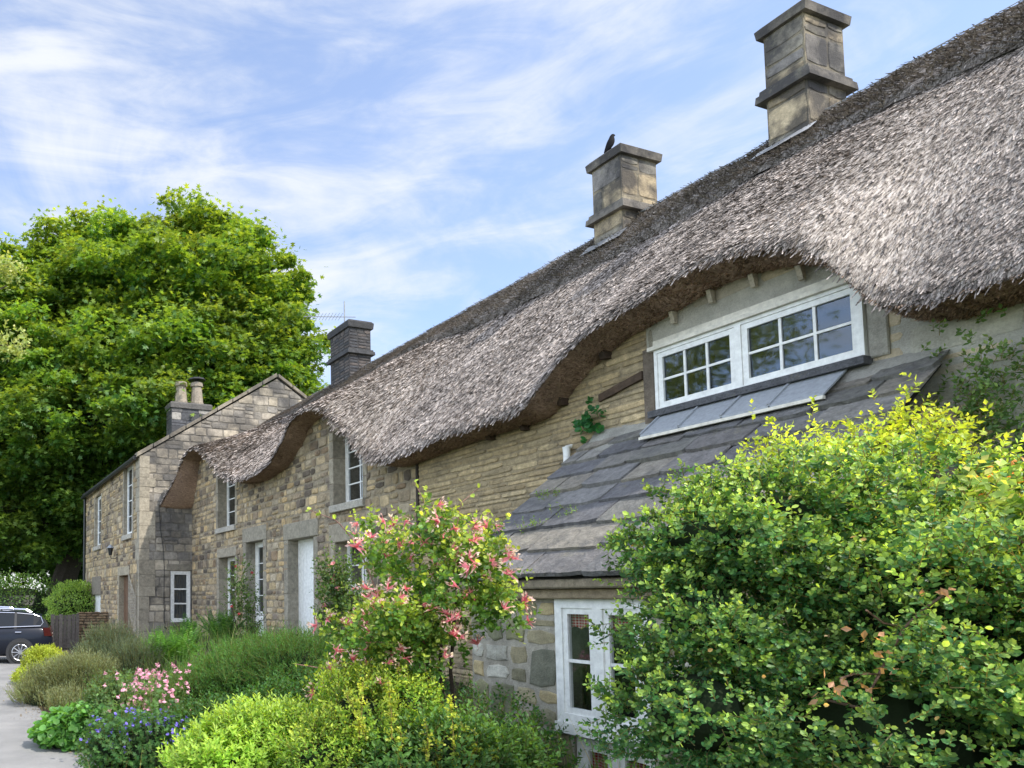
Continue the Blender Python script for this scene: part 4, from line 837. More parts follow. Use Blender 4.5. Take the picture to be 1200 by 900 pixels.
P, D = blob_pts(9000, bl); scat(mb, LEAF, P, unit(D+rng.normal(0, .6, P.shape)), unit(D+[0, 0, .7]+rng.normal(0, .3, P.shape)), .10, cols(len(P), (.10,.19,.04), (.26,.36,.10))); core(mb, bl); mb.build('foliage', M_leaf, t)
mb = MB(); mb.tube([(p[0]+.2, p[1], 0), (p[0]+.2, p[1], 1.4)], .12, 6, (.07,.05,.04)); mb.build('stem', M_bark, t)
# boundary wall and close-boarded fence by the downpipe
w0 = dirpt(82, 740, 27); w1 = dirpt(98, 740, 29.5)
gw = empty('garden_wall', (w1[0], w1[1], 0), 'short drystone wall end lit by the sun between the fence and the downpipe', 'wall'); fw_ = Frame((w0[0]+.3, w0[1], 0), (1, 0, 0), (0, -1, 0)); mb = MB(); mb.box((w0[0]+.32, w0[1]+.02, 0), (w0[0]+2.2, w0[1]+.4, 1.3), (.15,.12,.09)); stones(mb, fw_, 0, 2, 0, 1.35, ch=(.07, .13), bw=(.15, .4), pal=[(.34,.25,.16),(.28,.2,.13),(.38,.29,.19)]); mb.build('masonry', M_rub, gw)
fe = empty('board_fence', (w0[0]-.3, w0[1]-.3, 0), 'short grey weathered board fence behind the tail of the dark car', 'fence')
mb = MB()
for k in range(7): mb.box((w0[0]-.75+k*.15, w0[1]-.32, 0), (w0[0]-.75+k*.15+.135, w0[1]-.295, 1.25+random.uniform(-.03, .03)), np.array([.16,.14,.12])*random.uniform(.7, 1.2))
mb.build('boards', M_wood, fe)
for z in (.3, 1.0): mb = MB(); mb.box((w0[0]-.75, w0[1]-.29, z), (w0[0]+.3, w0[1]-.25, z+.08), (.12,.1,.09)); mb.build('rail', M_wood, fe)

# near tree at the left whose shoots reach into view
nt_ = empty('ash_tree', (-2.2, 12, 0), 'pale leaved tree mostly out of view whose shoots hang in at the left edge', 'tree'); mb = MB(); mbt = MB()
ends = [at(8, 335, Y=12), at(10, 405, Y=11.6), at(-110, 330, Y=12), at(-120, 420, Y=12)]
limb_tree(mbt, (-2.2, 12, 0), (-1.9, 12, 7.5), .16, (.1,.08,.06), [(e, .62+.08*i) for i, e in enumerate(ends)])
for e, n, r in ((at(2, 318, Y=12), 60, .24), (at(4, 402, Y=11.6), 70, .26), (at(-110, 330, Y=12), 400, .6), (at(-120, 420, Y=12), 400, .6), (np.array([-2.6, 12, 8.]), 1500, 1.3)):
    P = e+np.clip(rng.normal(0, 1, (n, 3)), -1.6, 1.6)*[r*.75, r*.6, r*.38]; sprigs(mb, P, rdir(n, .2)+[.4, 0, 0], .14, 7, .085, LEAF, (.14,.20,.06), (.30,.36,.14), tip=(.42,.42,.20), upb=.0)
mb.build('crown', M_leaf, nt_); mbt.build('trunk', M_bark, nt_)

# ------------------------------------------------------------------ big box bush at the right
bushes = []
def bush(name, label, cat, blobs, n, **kw):
    x, y = blobs[0][0], blobs[0][1]; t = empty(name, (x, y, float(gz(x, y))), label, cat); mb = MB()
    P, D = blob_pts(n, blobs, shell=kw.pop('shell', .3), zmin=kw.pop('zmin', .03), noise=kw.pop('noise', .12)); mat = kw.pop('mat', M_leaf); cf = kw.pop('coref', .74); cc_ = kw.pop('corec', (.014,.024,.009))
    # drop what faces away from everything (inside)
    big = kw.pop('big', 0); gap = kw.pop('gaps', 0)
    if gap: g_ = np.sin(P[:, 0]*9+P[:, 2]*4)*np.sin(P[:, 1]*8-P[:, 2]*7)+.6*np.sin(P[:, 2]*13+P[:, 0]*5)+rng.normal(0, .35, len(P)); kq = g_ > -1.1+gap; P = P[kq]+D[kq]*(.05*g_[kq])[:, None]; D = D[kq]
    h_ = len(P)*2//3; sprigs(mb, P[:h_], D[:h_], **kw); kw['lsize'] = kw['lsize']*(1.3 if big else .8); kw['ca'], kw['cb'] = tuple(np.array(kw['ca'])*.8), tuple(np.array(kw['cb'])*[1.15, .95, .9]); sprigs(mb, P[h_:], D[h_:], **kw); mb.build('foliage', mat, t)
    if cf: mb = MB(); core(mb, blobs, cf, cc_); mb.build('dark_core', M_soil, t)  # added light-blocking core, solid and dark, no twigs modelled
    return t
BX = [(4.22, 2.22, 1.15, .88, .80, 1.25), (4.55, 1.55, 1.2, 1.0, .95, 1.22), (4.35, 2.15, 1.84, .58, .6, .60)]+[tuple(dirpt(a_, b_, c_))+(d_*c_/F, .42, e_*c_/F) for a_, b_, c_, d_, e_ in ((850, 650, 3.7, 66, 78), (835, 730, 3.6, 66, 80), (815, 835, 3.5, 72, 90), (900, 606, 3.7, 58, 50), (808, 628, 3.7, 24, 34))]
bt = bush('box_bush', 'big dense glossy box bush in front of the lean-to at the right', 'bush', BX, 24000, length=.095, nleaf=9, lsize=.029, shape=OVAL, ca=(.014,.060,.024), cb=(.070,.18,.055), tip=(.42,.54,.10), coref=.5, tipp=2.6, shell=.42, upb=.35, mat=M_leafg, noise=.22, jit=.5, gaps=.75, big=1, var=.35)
mb = MB(); P, D = blob_pts(260, BX, shell=.15, noise=.2); mb2 = MB()
sprigs(mb2, P[90:]+D[90:]*.06, D[90:], .16, 12, .03, OVAL, (.10,.20,.03), (.26,.38,.06), tip=(.50,.58,.12), upb=.8, jit=.5); n = 90; q, d = blob_pts(n, BX, shell=.1, noise=.2); scat(mb2, OVAL, q+d*.05, rdir(n), d, .024, cols(n, (.40,.22,.08), (.50,.38,.12), .3)); mb2.build('new_growth', M_leafg, bt)

# ------------------------------------------------------------------ the cottage garden
def bl(px, py, dep, rw, rh, rd=None, dy=0):
    p = dirpt(px, py, dep); k = dep/F; rd = rd or rw*.8
    return (p[0], p[1], p[2], rw*k, rd*k, rh*k)
def gbase(x, y): return (x, y, float(gz(x, y)))
def fronds(mb, base, n, L, ca, cb, pin=16, w=.16, up=1.1, leaf=LEAF, droop=.5, lw=.5, lsz=None):
    for k in range(n):
        a = random.uniform(0, 6.28); l = L*random.uniform(.6, 1.15); e = random.uniform(.25, 1.0)
        h = np.array([math.cos(a), math.sin(a), 0]); t = np.linspace(0, 1, 9)
        path = np.array(base)+np.outer(t*l*e*.7, h)+np.stack([t*0, t*0, l*(up*t-droop*e*t*t)*.9], 1)+rng.normal(0, .03, 3)*[1, 1, 0]
        mb.tube(path, np.linspace(.004, .001, 9), 3, (.06,.10,.03), cap=False)
        for s in (-1, 1):
            tt = np.linspace(.15, 1, pin); P = np.stack([np.interp(tt, t, path[:, i]) for i in range(3)], 1)
            T = unit(np.gradient(P, axis=0)); sd = unit(np.cross(T, [0, 0, 1.]))*s; d = unit(sd+T*.45+[0, 0, -.1])
            sz = w*np.sin(np.clip(tt*.95+.05, 0, 1)*math.pi)**.6*rng.uniform(.8, 1.1, pin)*(l/L)+.01
            scat(mb, leaf, P, d, unit(np.cross(sd, T)*-s+rng.normal(0, .25, P.shape)+[0, 0, .5]), sz, cols(pin, ca, cb, .2), lw)
def stalks(mb, pts, tops, r=.003, col=(.10,.16,.05)):
    for a, b in zip(pts, tops):
        m = (np.array(a)+np.array(b))/2+rng.normal(0, .02, 3); mb.tube([a, m, b], [r, r*.8, r*.5], 3, col, cap=False)
def mat_bush(name, label, cat, blobs, n, **kw): return bush(name, label, cat, blobs, n, **kw)
G1, G2 = (.03,.09,.02), (.08,.18,.04)
# golden clipped ball and grey herbs by the lane
bush('golden_shrub', 'rounded golden yellow dwarf shrub at the lane edge nearest the dark car', 'shrub', [bl(52, 800, 16, 33, 38), bl(40, 812, 16, 22, 28), bl(68, 806, 16.2, 20, 24)], 5000, length=.07, nleaf=6, lsize=.045, shape=LEAF, ca=(.16,.24,.02), cb=(.26,.32,.04), tip=(.36,.40,.06), upb=.4)
bush('lavender_bush', 'grey green lavender mound hanging over the lane in front of the golden shrub', 'shrub', [bl(60, 825, 13, 40, 35), bl(95, 815, 13, 42, 42), bl(80, 845, 12.2, 45, 25)], 5200, length=.22, nleaf=8, lsize=.06, shape=BLADE, ca=(.07,.11,.05), cb=(.15,.19,.10), tip=(.20,.22,.13), upb=1.1, spread=.5, wid=1.4, jit=.3)
bush('rosemary_bush', 'tall dark rosemary with upright shoots below the far house door', 'shrub', [bl(130, 785, 15, 38, 40), bl(160, 800, 14, 34, 40), bl(108, 800, 14.5, 26, 34)], 5000, length=.30, nleaf=12, lsize=.055, shape=BLADE, ca=(.03,.06,.035), cb=(.07,.11,.07), tip=(.12,.16,.11), upb=1.4, spread=.45, wid=1.5, jit=.25)
def fern(name, label, px, py, dep, L, n, ca, cb, grp=None, pin=20, w=.11, clumps=5, spread=.5):
    p = at(px, py, Z=0) if dep is None else dirpt(px, py, dep); b = gbase(p[0], p[1]); t = empty(name, b, label, 'fern', 'ferns growing along the house bed'); mb = MB()
    for k in range(clumps):
        q = np.array(b)+[random.uniform(-spread, spread), random.uniform(-spread, spread), 0]; q[2] = float(gz(q[0], q[1])); fronds(mb, q, n, L*random.uniform(.85, 1.1), ca, cb, pin, w)
    mb.build('fronds', M_leaf, t); return t
fern('fern', 'bright green fern spreading below the three pane window of the far gable', 205, 780, 14.5, 1.0, 22, (.05,.13,.02), (.11,.24,.04), clumps=5, spread=.55)
fern('fern', 'darker fern in the shade beneath the small low windowsill of the terrace', 235, 770, 16.5, 1.0, 18, (.03,.09,.02), (.07,.16,.03), clumps=4, spread=.5)
fern('fern', 'large feathery fern in front of the narrow glazed door', 290, 775, 11.5, 1.0, 24, (.04,.12,.02), (.09,.20,.035), clumps=5, spread=.5)
fern('fern', 'tall arching fern in front of the white plank door', 350, 755, 10.5, 1.05, 26, (.04,.12,.025), (.09,.20,.04), clumps=5, spread=.42)
fern('fern', 'low fern between the pink columbines and the lime green spurge', 255, 800, 9.5, .72, 24, (.045,.13,.025), (.10,.21,.04), clumps=6, spread=.5)
fern('fern', 'soft green fern tucked under the pink rose beside the honeysuckle', 400, 770, 9.2, .9, 22, (.035,.10,.02), (.07,.17,.035), clumps=5, spread=.5)
bush('fennel_clump', 'feathery fresh green fennel filling the bed in front of the doors', 'plant', [bl(300, 800, 9, 60, 35), bl(350, 790, 8.6, 55, 38), bl(245, 815, 9, 45, 30)], 6000, length=.22, nleaf=12, lsize=.06, shape=BLADE, ca=(.035,.10,.02), cb=(.08,.19,.04), upb=1.0, spread=.8, wid=1.2, jit=.5)
bush('lady_mantle', 'low mound of round dark green leaves beside the lane', 'plant', [bl(85, 868, 9.3, 38, 24), bl(115, 860, 9.2, 30, 28), bl(62, 874, 9.6, 22, 16)], 1000, length=.12, nleaf=4, lsize=.10, shape=ROUND, ca=(.03,.10,.02), cb=(.07,.18,.04), tip=(.11,.24,.06), upb=.8, wid=1.1, corec=(.012,.03,.01))
bush('sage_patch', 'thin straggly grey green herbs between the round leaves and the columbines', 'plant', [bl(130, 850, 9.3, 30, 42), bl(160, 840, 10, 34, 40)], 1800, length=.22, nleaf=9, lsize=.06, shape=LEAF, ca=(.045,.09,.03), cb=(.10,.17,.06), upb=1.0, jit=.4)
# columbines
def flower_head(mb, pos, r, n, ca, cb, petals=5, nod=-.6, cream=None):
    for i in range(n):
        p = pos+rng.normal(0, .035, 3)*(1 if n > 1 else 0); ax = unit(np.array([rng.normal(0, .4), rng.normal(0, .4), nod])); a = unit(np.cross(ax, [1, .2, 0])); b_ = np.cross(ax, a)
        th = np.arange(petals)*2*math.pi/petals; o = a[None]*np.cos(th)[:, None]+b_[None]*np.sin(th)[:, None]; k = petals
        scat(mb, OVAL, np.tile(p, (k, 1)), unit(o+ax*.7), unit(-o+ax), r*rng.uniform(.85, 1.15, k), cols(k, ca, cb, .15), 1.3)
        scat(mb, BLADE, np.tile(p, (k, 1)), unit(o*.5-ax), o, r*.7, cols(k, ca, ca, .15), 2.2)
        if cream is not None: scat(mb, OVAL, np.tile(p+ax*.01, (k, 1)), unit(o*.3+ax), o, r*.7, cols(k, cream, cream, .1), 1.0)
p = dirpt(175, 860, 8.2); t = empty('columbine', gbase(p[0], p[1]), 'clump of tall pink columbines in flower above blue geraniums', 'flowers'); mb = MB(); mf = MB(); 
for k in range(135):
    u_, v_ = rng.normal(0, 1, 2); px = 175+np.clip(u_*24, -52, 46); py = 808+np.clip(v_*19, -30, 45)-.12*abs(px-175)*0+ (10 if px < 150 else 0); dd = 8.2+rng.normal(0, .25); q = dirpt(px, py, dd)+np.array([0, 0, .0]); b0 = np.array([p[0]+(q[0]-p[0])*.5, p[1]+(q[1]-p[1])*.5, .2])
    if k % 2 == 0: stalks(mb, [b0], [q+[0, 0, .03]], .003, (.16,.20,.07))
    flower_head(mf, q, .034, 1, (.80,.36,.48), (.92,.56,.64), cream=(.92,.78,.72))
P = np.stack([p[0]+rng.normal(0, .22, 260), p[1]+rng.normal(0, .22, 260), rng.uniform(.3, .95, 260)], 1); sprigs(mb, P, rdir(260, .3), .1, 4, .06, LOBED, (.06,.13,.04), (.13,.22,.07), upb=.4)
mb.build('stems_and_leaves', M_leaf, t); mf.build('blossom', M_petal, t)
# blue geranium
gb = [bl(140, 880, 7.4, 42, 34), bl(175, 880, 7.2, 42, 40), bl(205, 868, 7.6, 30, 34)]
t = bush('geranium', 'mound of violet blue geranium flowers at the near corner of the lane', 'flowers', gb, 1400, length=.12, nleaf=5, lsize=.055, shape=LOBED, ca=(.03,.09,.025), cb=(.08,.17,.05), upb=.7)
mf = MB(); P, D = blob_pts(190, gb[:2], shell=.05); P += D*.05
for q in P: 
    if q[2] > .45: flower_head(mf, q, .022, 3, (.20,.16,.62), (.34,.27,.80), nod=.8)
mf.build('blossom', M_petal, t)
# foreground shrubs
bush('spurge', 'lime green spurge with fresh pointed leaves at the bottom edge', 'plant', [bl(300, 900, 5.6, 78, 62), bl(345, 880, 5.5, 52, 45), bl(255, 915, 5.4, 55, 60)], 2300, length=.13, nleaf=11, lsize=.062, shape=LEAF, ca=(.09,.20,.03), cb=(.24,.38,.06), tip=(.36,.46,.09), upb=.9, spread=.9, wid=.75)
bush('golden_spirea', 'yellow green spirea with golden tips beneath the honeysuckle', 'shrub', [bl(420, 860, 5.2, 60, 62), bl(470, 850, 5.3, 48, 55), bl(385, 900, 5.0, 50, 50)], 2300, length=.13, nleaf=9, lsize=.042, shape=LEAF, ca=(.06,.16,.03), cb=(.17,.30,.04), tip=(.40,.46,.06), upb=.9, wid=.85, jit=.4)
bush('dark_perennial', 'dark green leafy perennials at the foot of the lean-to wall', 'plant', [bl(520, 900, 5.0, 75, 48), bl(585, 905, 5.2, 45, 40), bl(460, 910, 4.9, 50, 40)], 1500, length=.14, nleaf=8, lsize=.06, shape=LEAF, ca=(.02,.07,.02), cb=(.06,.14,.035), tip=(.12,.22,.05), upb=.8)
t = empty('golden_privet', gbase(*dirpt(520, 880, 4.9)[:2]), 'upright golden leaved sprays standing before the lean-to wall', 'shrub'); mb = MB(); 
for (px, py, L_) in ((528, 822, .34), (540, 845, .25), (560, 862, .22), (500, 850, .28), (470, 858, .22), (512, 870, .2), (575, 880, .2), (548, 880, .25), (425, 800, .28), (405, 812, .2), (455, 800, .26)):
    e = dirpt(px, py, 4.75); s_ = e+np.array([rng.normal(0, .05), rng.normal(0, .05), -L_-.1]); mb.tube([s_, (s_+e)/2+[.01, 0, 0], e], [.004, .003, .002], 3, (.2,.16,.06)); n = int(L_*130); tt = rng.random(n)[:, None]; P = s_+(e-s_)*tt
    sprigs(mb, P, rdir(n, .4), .045, 4, .028, OVAL, (.14,.22,.03), (.30,.34,.05), tip=(.42,.42,.08), upb=.6)
mb.build('sprays', M_leaf, t)
bush('bed_foliage', 'mixed green foliage filling the bed between the fennel and the spurge', 'plant', [bl(215, 880, 7.8, 42, 36), bl(260, 850, 8, 50, 26), bl(330, 840, 7.4, 50, 30), bl(395, 830, 7.2, 45, 42), bl(440, 830, 6.8, 40, 40)], 3000, length=.14, nleaf=8, lsize=.055, shape=LEAF, ca=(.025,.08,.02), cb=(.07,.16,.035), upb=.8)
bush('ground_cover', 'shady low greenery between the honeysuckle stem and the lean-to wall', 'plant', [(4.7, 5.6, .45, .7, .6, .45), (4.3, 6.6, .55, .7, .7, .5), (5.0, 7.6, .6, .8, .8, .5), (4.4, 5.0, .4, .6, .5, .4)], 2200, length=.16, nleaf=7, lsize=.06, shape=LEAF, ca=(.02,.07,.02), cb=(.06,.14,.03), upb=.8)
# tangle: grasses, dead stems and litter through the bed
mb = MB(); n = 5200; yy_ = rng.uniform(3.5, 19, n); tx = rng.random(n)**1.2; xx_ = edge_x(yy_)+.1+tx*(6.9-edge_x(yy_)); B0 = np.stack([xx_, yy_, gz(xx_, yy_)], 1); hgt_ = rng.uniform(.25, .75, n)*np.clip(.5+tx, .5, 1)
d_ = unit(np.stack([rng.normal(0, .3, n), rng.normal(0, .3, n), np.ones(n)], 1)); scat(mb, BLADE, B0, d_, rdir(n), hgt_, cols(n, (.05,.12,.025), (.17,.26,.06), .3), .13)
m_ = 260; i_ = rng.choice(n, m_); scat(mb, BLADE, B0[i_], unit(d_[i_]+rng.normal(0, .2, (m_, 3))), rdir(m_), rng.uniform(.5, .95, m_), cols(m_, (.30,.24,.13), (.42,.35,.2), .2), .06)
tag(mb.build('wild_grass', M_leaf), 'thin grasses and dry stems growing up through the whole flower bed', 'grass', kind='stuff')
mb = MB(); n = 1500; yy_ = rng.uniform(6.5, 20, n); xx_ = edge_x(yy_)-np.abs(rng.normal(0, .22, n))+.08; P0 = np.stack([xx_, yy_, .018+.01*rng.random(n)], 1); scat(mb, LEAF, P0, unit(rdir(n)*[1, 1, .1]), unit(np.array([0, 0, 1.])+rng.normal(0, .3, (n, 3))), rng.uniform(.012, .045, n), cols(n, (.12,.09,.05), (.30,.22,.12), .4), 1.1)
tag(mb.build('leaf_litter', M_soil), 'fallen petals, dry leaves and crumbs of soil along the lane edge', 'litter', kind='stuff')
# honeysuckle on its post
HD = 5.6
hb = [bl(490, 685, HD, 88, 60), bl(450, 720, HD-.1, 52, 60), bl(540, 680, HD, 52, 45), bl(440, 780, HD-.1, 42, 40), bl(500, 740, HD, 70, 45), bl(570, 665, HD+.1, 22, 22), bl(415, 790, HD, 28, 26)]
hp = dirpt(520, 880, HD+.15); t = empty('honeysuckle', gbase(hp[0], hp[1]), 'pink and cream flowering honeysuckle sprawling in front of the lean-to corner', 'climber'); mb = MB(); mf = MB(); ms = MB()
hc = []
for k in range(75):
    u_ = rng.random(); px = 422+178*rng.random()**.9; top = 612+34*abs((px-500)/105)**2; py = top+(135-.35*abs(px-470))*rng.random()**1.2
    if k > 54: px = 392+70*rng.random(); py = 720+85*rng.random()
    if 44 < k <= 54: px = 470+90*rng.random(); py = 730+55*rng.random()
    hc.append((px, py, HD+rng.normal(0, .22), rng.uniform(11, 26)))
hcl = [bl(a, b, c, r_, r_*.8) for a, b, c, r_ in hc]
P, D = blob_pts(1750, hcl, shell=.9, noise=.25); sprigs(mb, P, D, .15, 7, .048, OVAL, (.03,.09,.022), (.11,.22,.04), tip=(.46,.52,.09), upb=.55, wid=1.15, jit=.7)
def honey(p, s=1.0):
    k = random.randint(9, 14); ax = unit(rdir(1, .4)[0]+[-.3, -.5, .2]); o = unit(rdir(k)+ax*.9); q = np.tile(p, (k, 1)); c = cols(k, (.78,.20,.27), (.92,.42,.42), .2)
    scat(mf, BLADE, q, o, rdir(k), .048*s*rng.uniform(.8, 1.2, k), c, 2.0); e = q+o*.04*s
    scat(mf, LEAF, e, unit(o+rng.normal(0, .5, o.shape)), rdir(k), .026*s, cols(k, (.95,.80,.55), (.92,.62,.60), .15), .9)
Pf, Df = blob_pts(330, hcl, shell=.15, noise=.2); hk = (Df@_f) < .35; Pf, Df = Pf[hk], Df[hk]
for q, d in zip(Pf, Df):
    if d[2] > -.4: honey(q+d*.05, random.uniform(1.0, 1.6))
for px, py in ((455, 690), (535, 725), (520, 770), (430, 690), (575, 660), (528, 727), (395, 762), (470, 760)): honey(dirpt(px, py, HD-.35), 1.3)
for pts in (((440, 690), (420, 640), (395, 610), (360, 597)), ((520, 660), (535, 620), (540, 590), (560, 572)), ((470, 650), (490, 625), (500, 610)), ((505, 640), (515, 610), (520, 590)), ((560, 660), (575, 640), (585, 632)), ((450, 640), (445, 612), (440, 600)), ((500, 630), (498, 590), (486, 565)), ((540, 640), (555, 615), (575, 600)), ((480, 770), (470, 800), (490, 830), (510, 845)), ((420, 790), (390, 785), (345, 778))):
    pp = np.array([dirpt(a, b, HD-.1) for a, b in pts]); tt = np.linspace(0, 1, 14); k = np.linspace(0, 1, len(pp)); path = np.stack([np.interp(tt, k, pp[:, i]) for i in range(3)], 1); ms.tube(path, np.linspace(.006, .003, 14), 5, (.35,.20,.16))
    for q in path[3::2]:
        o = rdir(2, .3); scat(mb, OVAL, np.tile(q, (2, 1)), o, rdir(2, 1), .045, cols(2, (.16,.26,.04), (.35,.42,.08), .2), 1.1)
for dx in (0, .05, -.06):
    a = np.array(hp)+[dx, 0, 0]; a[2] = 0; e = dirpt(520+dx*300, 700, HD); ms.tube([a, a*.6+e*.4+[.05, .02, 0], a*.3+e*.7+[-.04, 0, 0], e], [.022, .018, .014, .01], 6, (.07,.05,.04))
mb.build('leaves', M_leaf, t); mf.build('blossom', M_petal, t); ms.build('stem', M_bark, t)
# small roses before the far windows
def rose(label, px, py, dep, rw, rh, n, nf, fc=(.75,.32,.32), stemb=None):
    bb = [bl(px, py, dep, rw, rh), bl(px+rw*.5, py+rh*.5, dep, rw*.7, rh*.6), bl(px-rw*.3, py-rh*.5, dep, rw*.6, rh*.6)]; b = dirpt(px, py, dep); base = gbase(b[0], b[1]); t = empty('rose_bush', base, label, 'rose'); mb = MB(); mf = MB(); ms = MB()
    P, D = blob_pts(n, bb, shell=.95, noise=.2); sprigs(mb, P, D, .18, 6, .06, LEAF, (.02,.055,.02), (.06,.12,.03), tip=(.14,.20,.06), upb=.6, wid=1.2, jit=.7)
    P, D = blob_pts(nf, bb, shell=.3)
    for q in P: flower_head(mf, q, .045, 1, fc, tuple(min(1, c*1.15) for c in fc), petals=6, nod=.5)
    for k in range(7):
        e = np.array(bb[0][:3])+rng.normal(0, 1, 3)*[.25, .25, .3]; m_ = (np.array(base)+e)/2+rng.normal(0, .08, 3); ms.tube([base, m_, e], [.014, .01, .006], 5, (.08,.07,.04))
    mb.build('leaves', M_leaf, t); mf.build('blossom', M_petal, t); ms.build('stem', M_bark, t)
rose('dark straggly rose climbing between the low window and the glazed door', 285, 715, 15.3, 20, 55, 420, 5, (.55,.1,.1))
rose('loose rose with small pink blooms left of the honeysuckle before the low window', 398, 700, 9.5, 24, 46, 460, 20)
# climbers and weeds on the walls
def tuft(name, label, cat, p, n, r, ls, shape=OVAL, ca=(.03,.10,.02), cb=(.08,.18,.04), tip=None, d0=(-.6, -.3, .3), **kw):
    p = np.array(p, float); t = empty(name, p, label, cat); mb = MB(); P = p+rng.normal(0, 1, (n, 3))*r; sprigs(mb, P, rdir(n)*.6+np.array(d0), .09, 5, ls, shape, ca, cb, tip=tip, **kw); mb.build('leaves', M_leaf, t); return t
tuft('ivy', 'small tuft of round ivy leaves under the eave beside the white pipe', 'ivy', at(692, 500, X=XF-.08), 26, [.03, .08, .09], .075, ROUND, (.02,.09,.03), (.04,.16,.05), wid=1.0)
for i, (px, py, lab) in enumerate(((1150, 470, 'leafy climber on the grey rendered wall above the box bush at the right'), (1172, 520, 'darker climbing shoots low on the rendered wall at the right edge'))):
    tuft('wall_climber', lab, 'climber', at(px, py, X=XF-.12), 170, [.05, .16, .30], .055, LEAF, (.03,.08,.02), (.08,.15,.05), tip=(.2,.28,.09))
def roof_pt(y, f): return np.array([XE, y, ZLE])+sl*tot*f+nrm*.09
for i, (y, f, n, lab) in enumerate(((6.45, .52, 14, 'small green weed growing near the far verge of the slates'), (6.2, .30, 12, 'low weed rooted between slates behind the honeysuckle tips'), (5.9, .36, 10, 'tiny plant in a slate joint midway up the lean-to'))):
    tuft('roof_weed', lab, 'weed', roof_pt(y, f), n, [.03, .10, .02], .035, LEAF, (.08,.16,.04), (.16,.26,.07), d0=(-.2, 0, .7), group=None) if False else tuft('roof_weed', lab, 'weed', roof_pt(y, f), n, [.03, .10, .02], .035, LEAF, (.08,.16,.04), (.16,.26,.07), d0=(-.2, 0, .7))
# bright young growth standing over the box bush and a dead rose stem in it
t = empty('young_maple', (4.75, 2.55, 0), 'yellow leaved young shrub rising behind the top of the box bush', 'shrub'); mb = MB(); ms = MB()
for (px, py, n, rx) in ((905, 545, 80, 22), (1000, 520, 60, 24), (1060, 515, 120, 26), (1100, 520, 100, 22), (1010, 565, 60, 26), (1185, 560, 90, 26), (960, 560, 50, 24)):
    e = dirpt(px, py, 4.15); P = e+(rng.normal(0, 1, (n, 1))*_r+rng.normal(0, .8, (n, 1))*np.array([0, 0, 1.])+rng.normal(0, .8, (n, 1))*_f)*rx*4.15/F
    sprigs(mb, P, rdir(n, .5), .09, 6, .042, LEAF, (.18,.27,.03), (.36,.44,.05), tip=(.55,.58,.08), upb=.5, wid=1.0); s0_ = np.array([4.75, 2.4, .1]); ms.tube([s0_, (s0_+e)/2+[.05, 0, .2], e], [.015, .01, .004], 5, (.12,.10,.06))
mb.build('leaves', M_leaf, t); ms.build('stem', M_bark, t)
t = empty('dead_rose_branch', (3.9, 1.6, 0), 'withered rose branch with brown and reddish leaves caught in the box bush', 'branch'); mb = MB(); ms = MB()
pp = [dirpt(a, b, 3.0) for a, b in ((1010, 830), (1030, 790), (1060, 735), (1085, 712), (1115, 690))]; ms.tube([pp[0]*1.0+_f*.5]+pp, [.006]*6, 5, (.20,.13,.09)); ms.tube([pp[2], dirpt(1035, 730, 2.95), dirpt(1015, 715, 2.9)], .004, 5, (.25,.15,.1)); ms.tube([pp[1], dirpt(1000, 790, 2.95), dirpt(985, 795, 2.9)], .004, 5, (.25,.15,.1))
for (px, py, n) in ((1020, 750, 7), (1060, 770, 9), (985, 790, 7), (1020, 800, 8), (960, 815, 4), (1100, 690, 5)):
    P = dirpt(px, py, 2.95)+rng.normal(0, .03, (n, 3)); scat(mb, LEAF, P, rdir(n, -.4), rdir(n), .045, cols(n, (.34,.20,.10), (.50,.26,.16), .25), 1.0)
mb.build('withered_leaves', M_leaf, t); ms.build('stem', M_bark, t)
t = empty('rambling_rose', (4.6, 1.3, 0), 'rambling rose with larger pale leaves and coppery shoots over the right edge of the bush', 'rose'); mb = MB(); ms = MB()
for (px, py, n) in ((1170, 620, 34), (1130, 640, 22), (1185, 660, 30), (1160, 590, 26), (1110, 660, 14), (1190, 700, 12), (1120, 600, 16)):
    e = dirpt(px, py, 3.15); P = e+rng.normal(0, 1, (n, 3))*.07; sprigs(mb, P, rdir(n, .4)-_f*.5, .09, 5, .055, LEAF, (.10,.20,.05), (.26,.36,.10), tip=(.45,.42,.12), upb=.2, wid=1.25); s0_ = np.array([4.4, 1.2, .6]); ms.tube([s0_, (s0_+e)/2+[0, 0, .2], e], [.008, .006, .004], 5, (.22,.14,.09))
for (px, py) in ((1165, 560), (1180, 565), (1195, 555), (1150, 570)): P = dirpt(px, py, 3.2)+rng.normal(0, .02, (8, 3)); scat(mb, LEAF, P, rdir(8, .3), rdir(8), .045, cols(8, (.55,.16,.08), (.60,.28,.10), .2), .8)
mb.build('leaves', M_leaf, t); ms.build('stem', M_bark, t)

# ------------------------------------------------------------------ bird on the second chimney
bp_ = np.array([k2['x0']-.02, k2['y0']+.12, k2['zc1']]); bp_ = np.array([k2['x0']+.06, k2['y0']+.22, k2['zc1']-.01])
bird = empty('bird', bp_, 'small black bird standing on top of the shorter chimney', 'bird')
bm_ = bpy.data.meshes.new('body'); V = [(0, .02, .10), (0, .0, .15), (0, -.015, .20), (0, -.02, .245), (0, -.035, .255), (0, .05, .06), (0, .085, -.0), (.012, .01, .07), (.012, .0, .03), (.013, -.01, .004), (-.012, .01, .07), (-.012, .0, .03), (-.013, -.01, .004), (0, -.065, .25)]
E = [(0,1),(1,2),(2,3),(3,4),(0,5),(5,6),(0,7),(7,8),(8,9),(0,10),(10,11),(11,12),(4,13)]
bm_.from_pydata(V, E, []); bo_ = bpy.data.objects.new('body', bm_); COL.objects.link(bo_); bo_.parent = bird; md = bo_.modifiers.new('skin', 'SKIN'); bm_.skin_vertices.new() if not bm_.skin_vertices else None
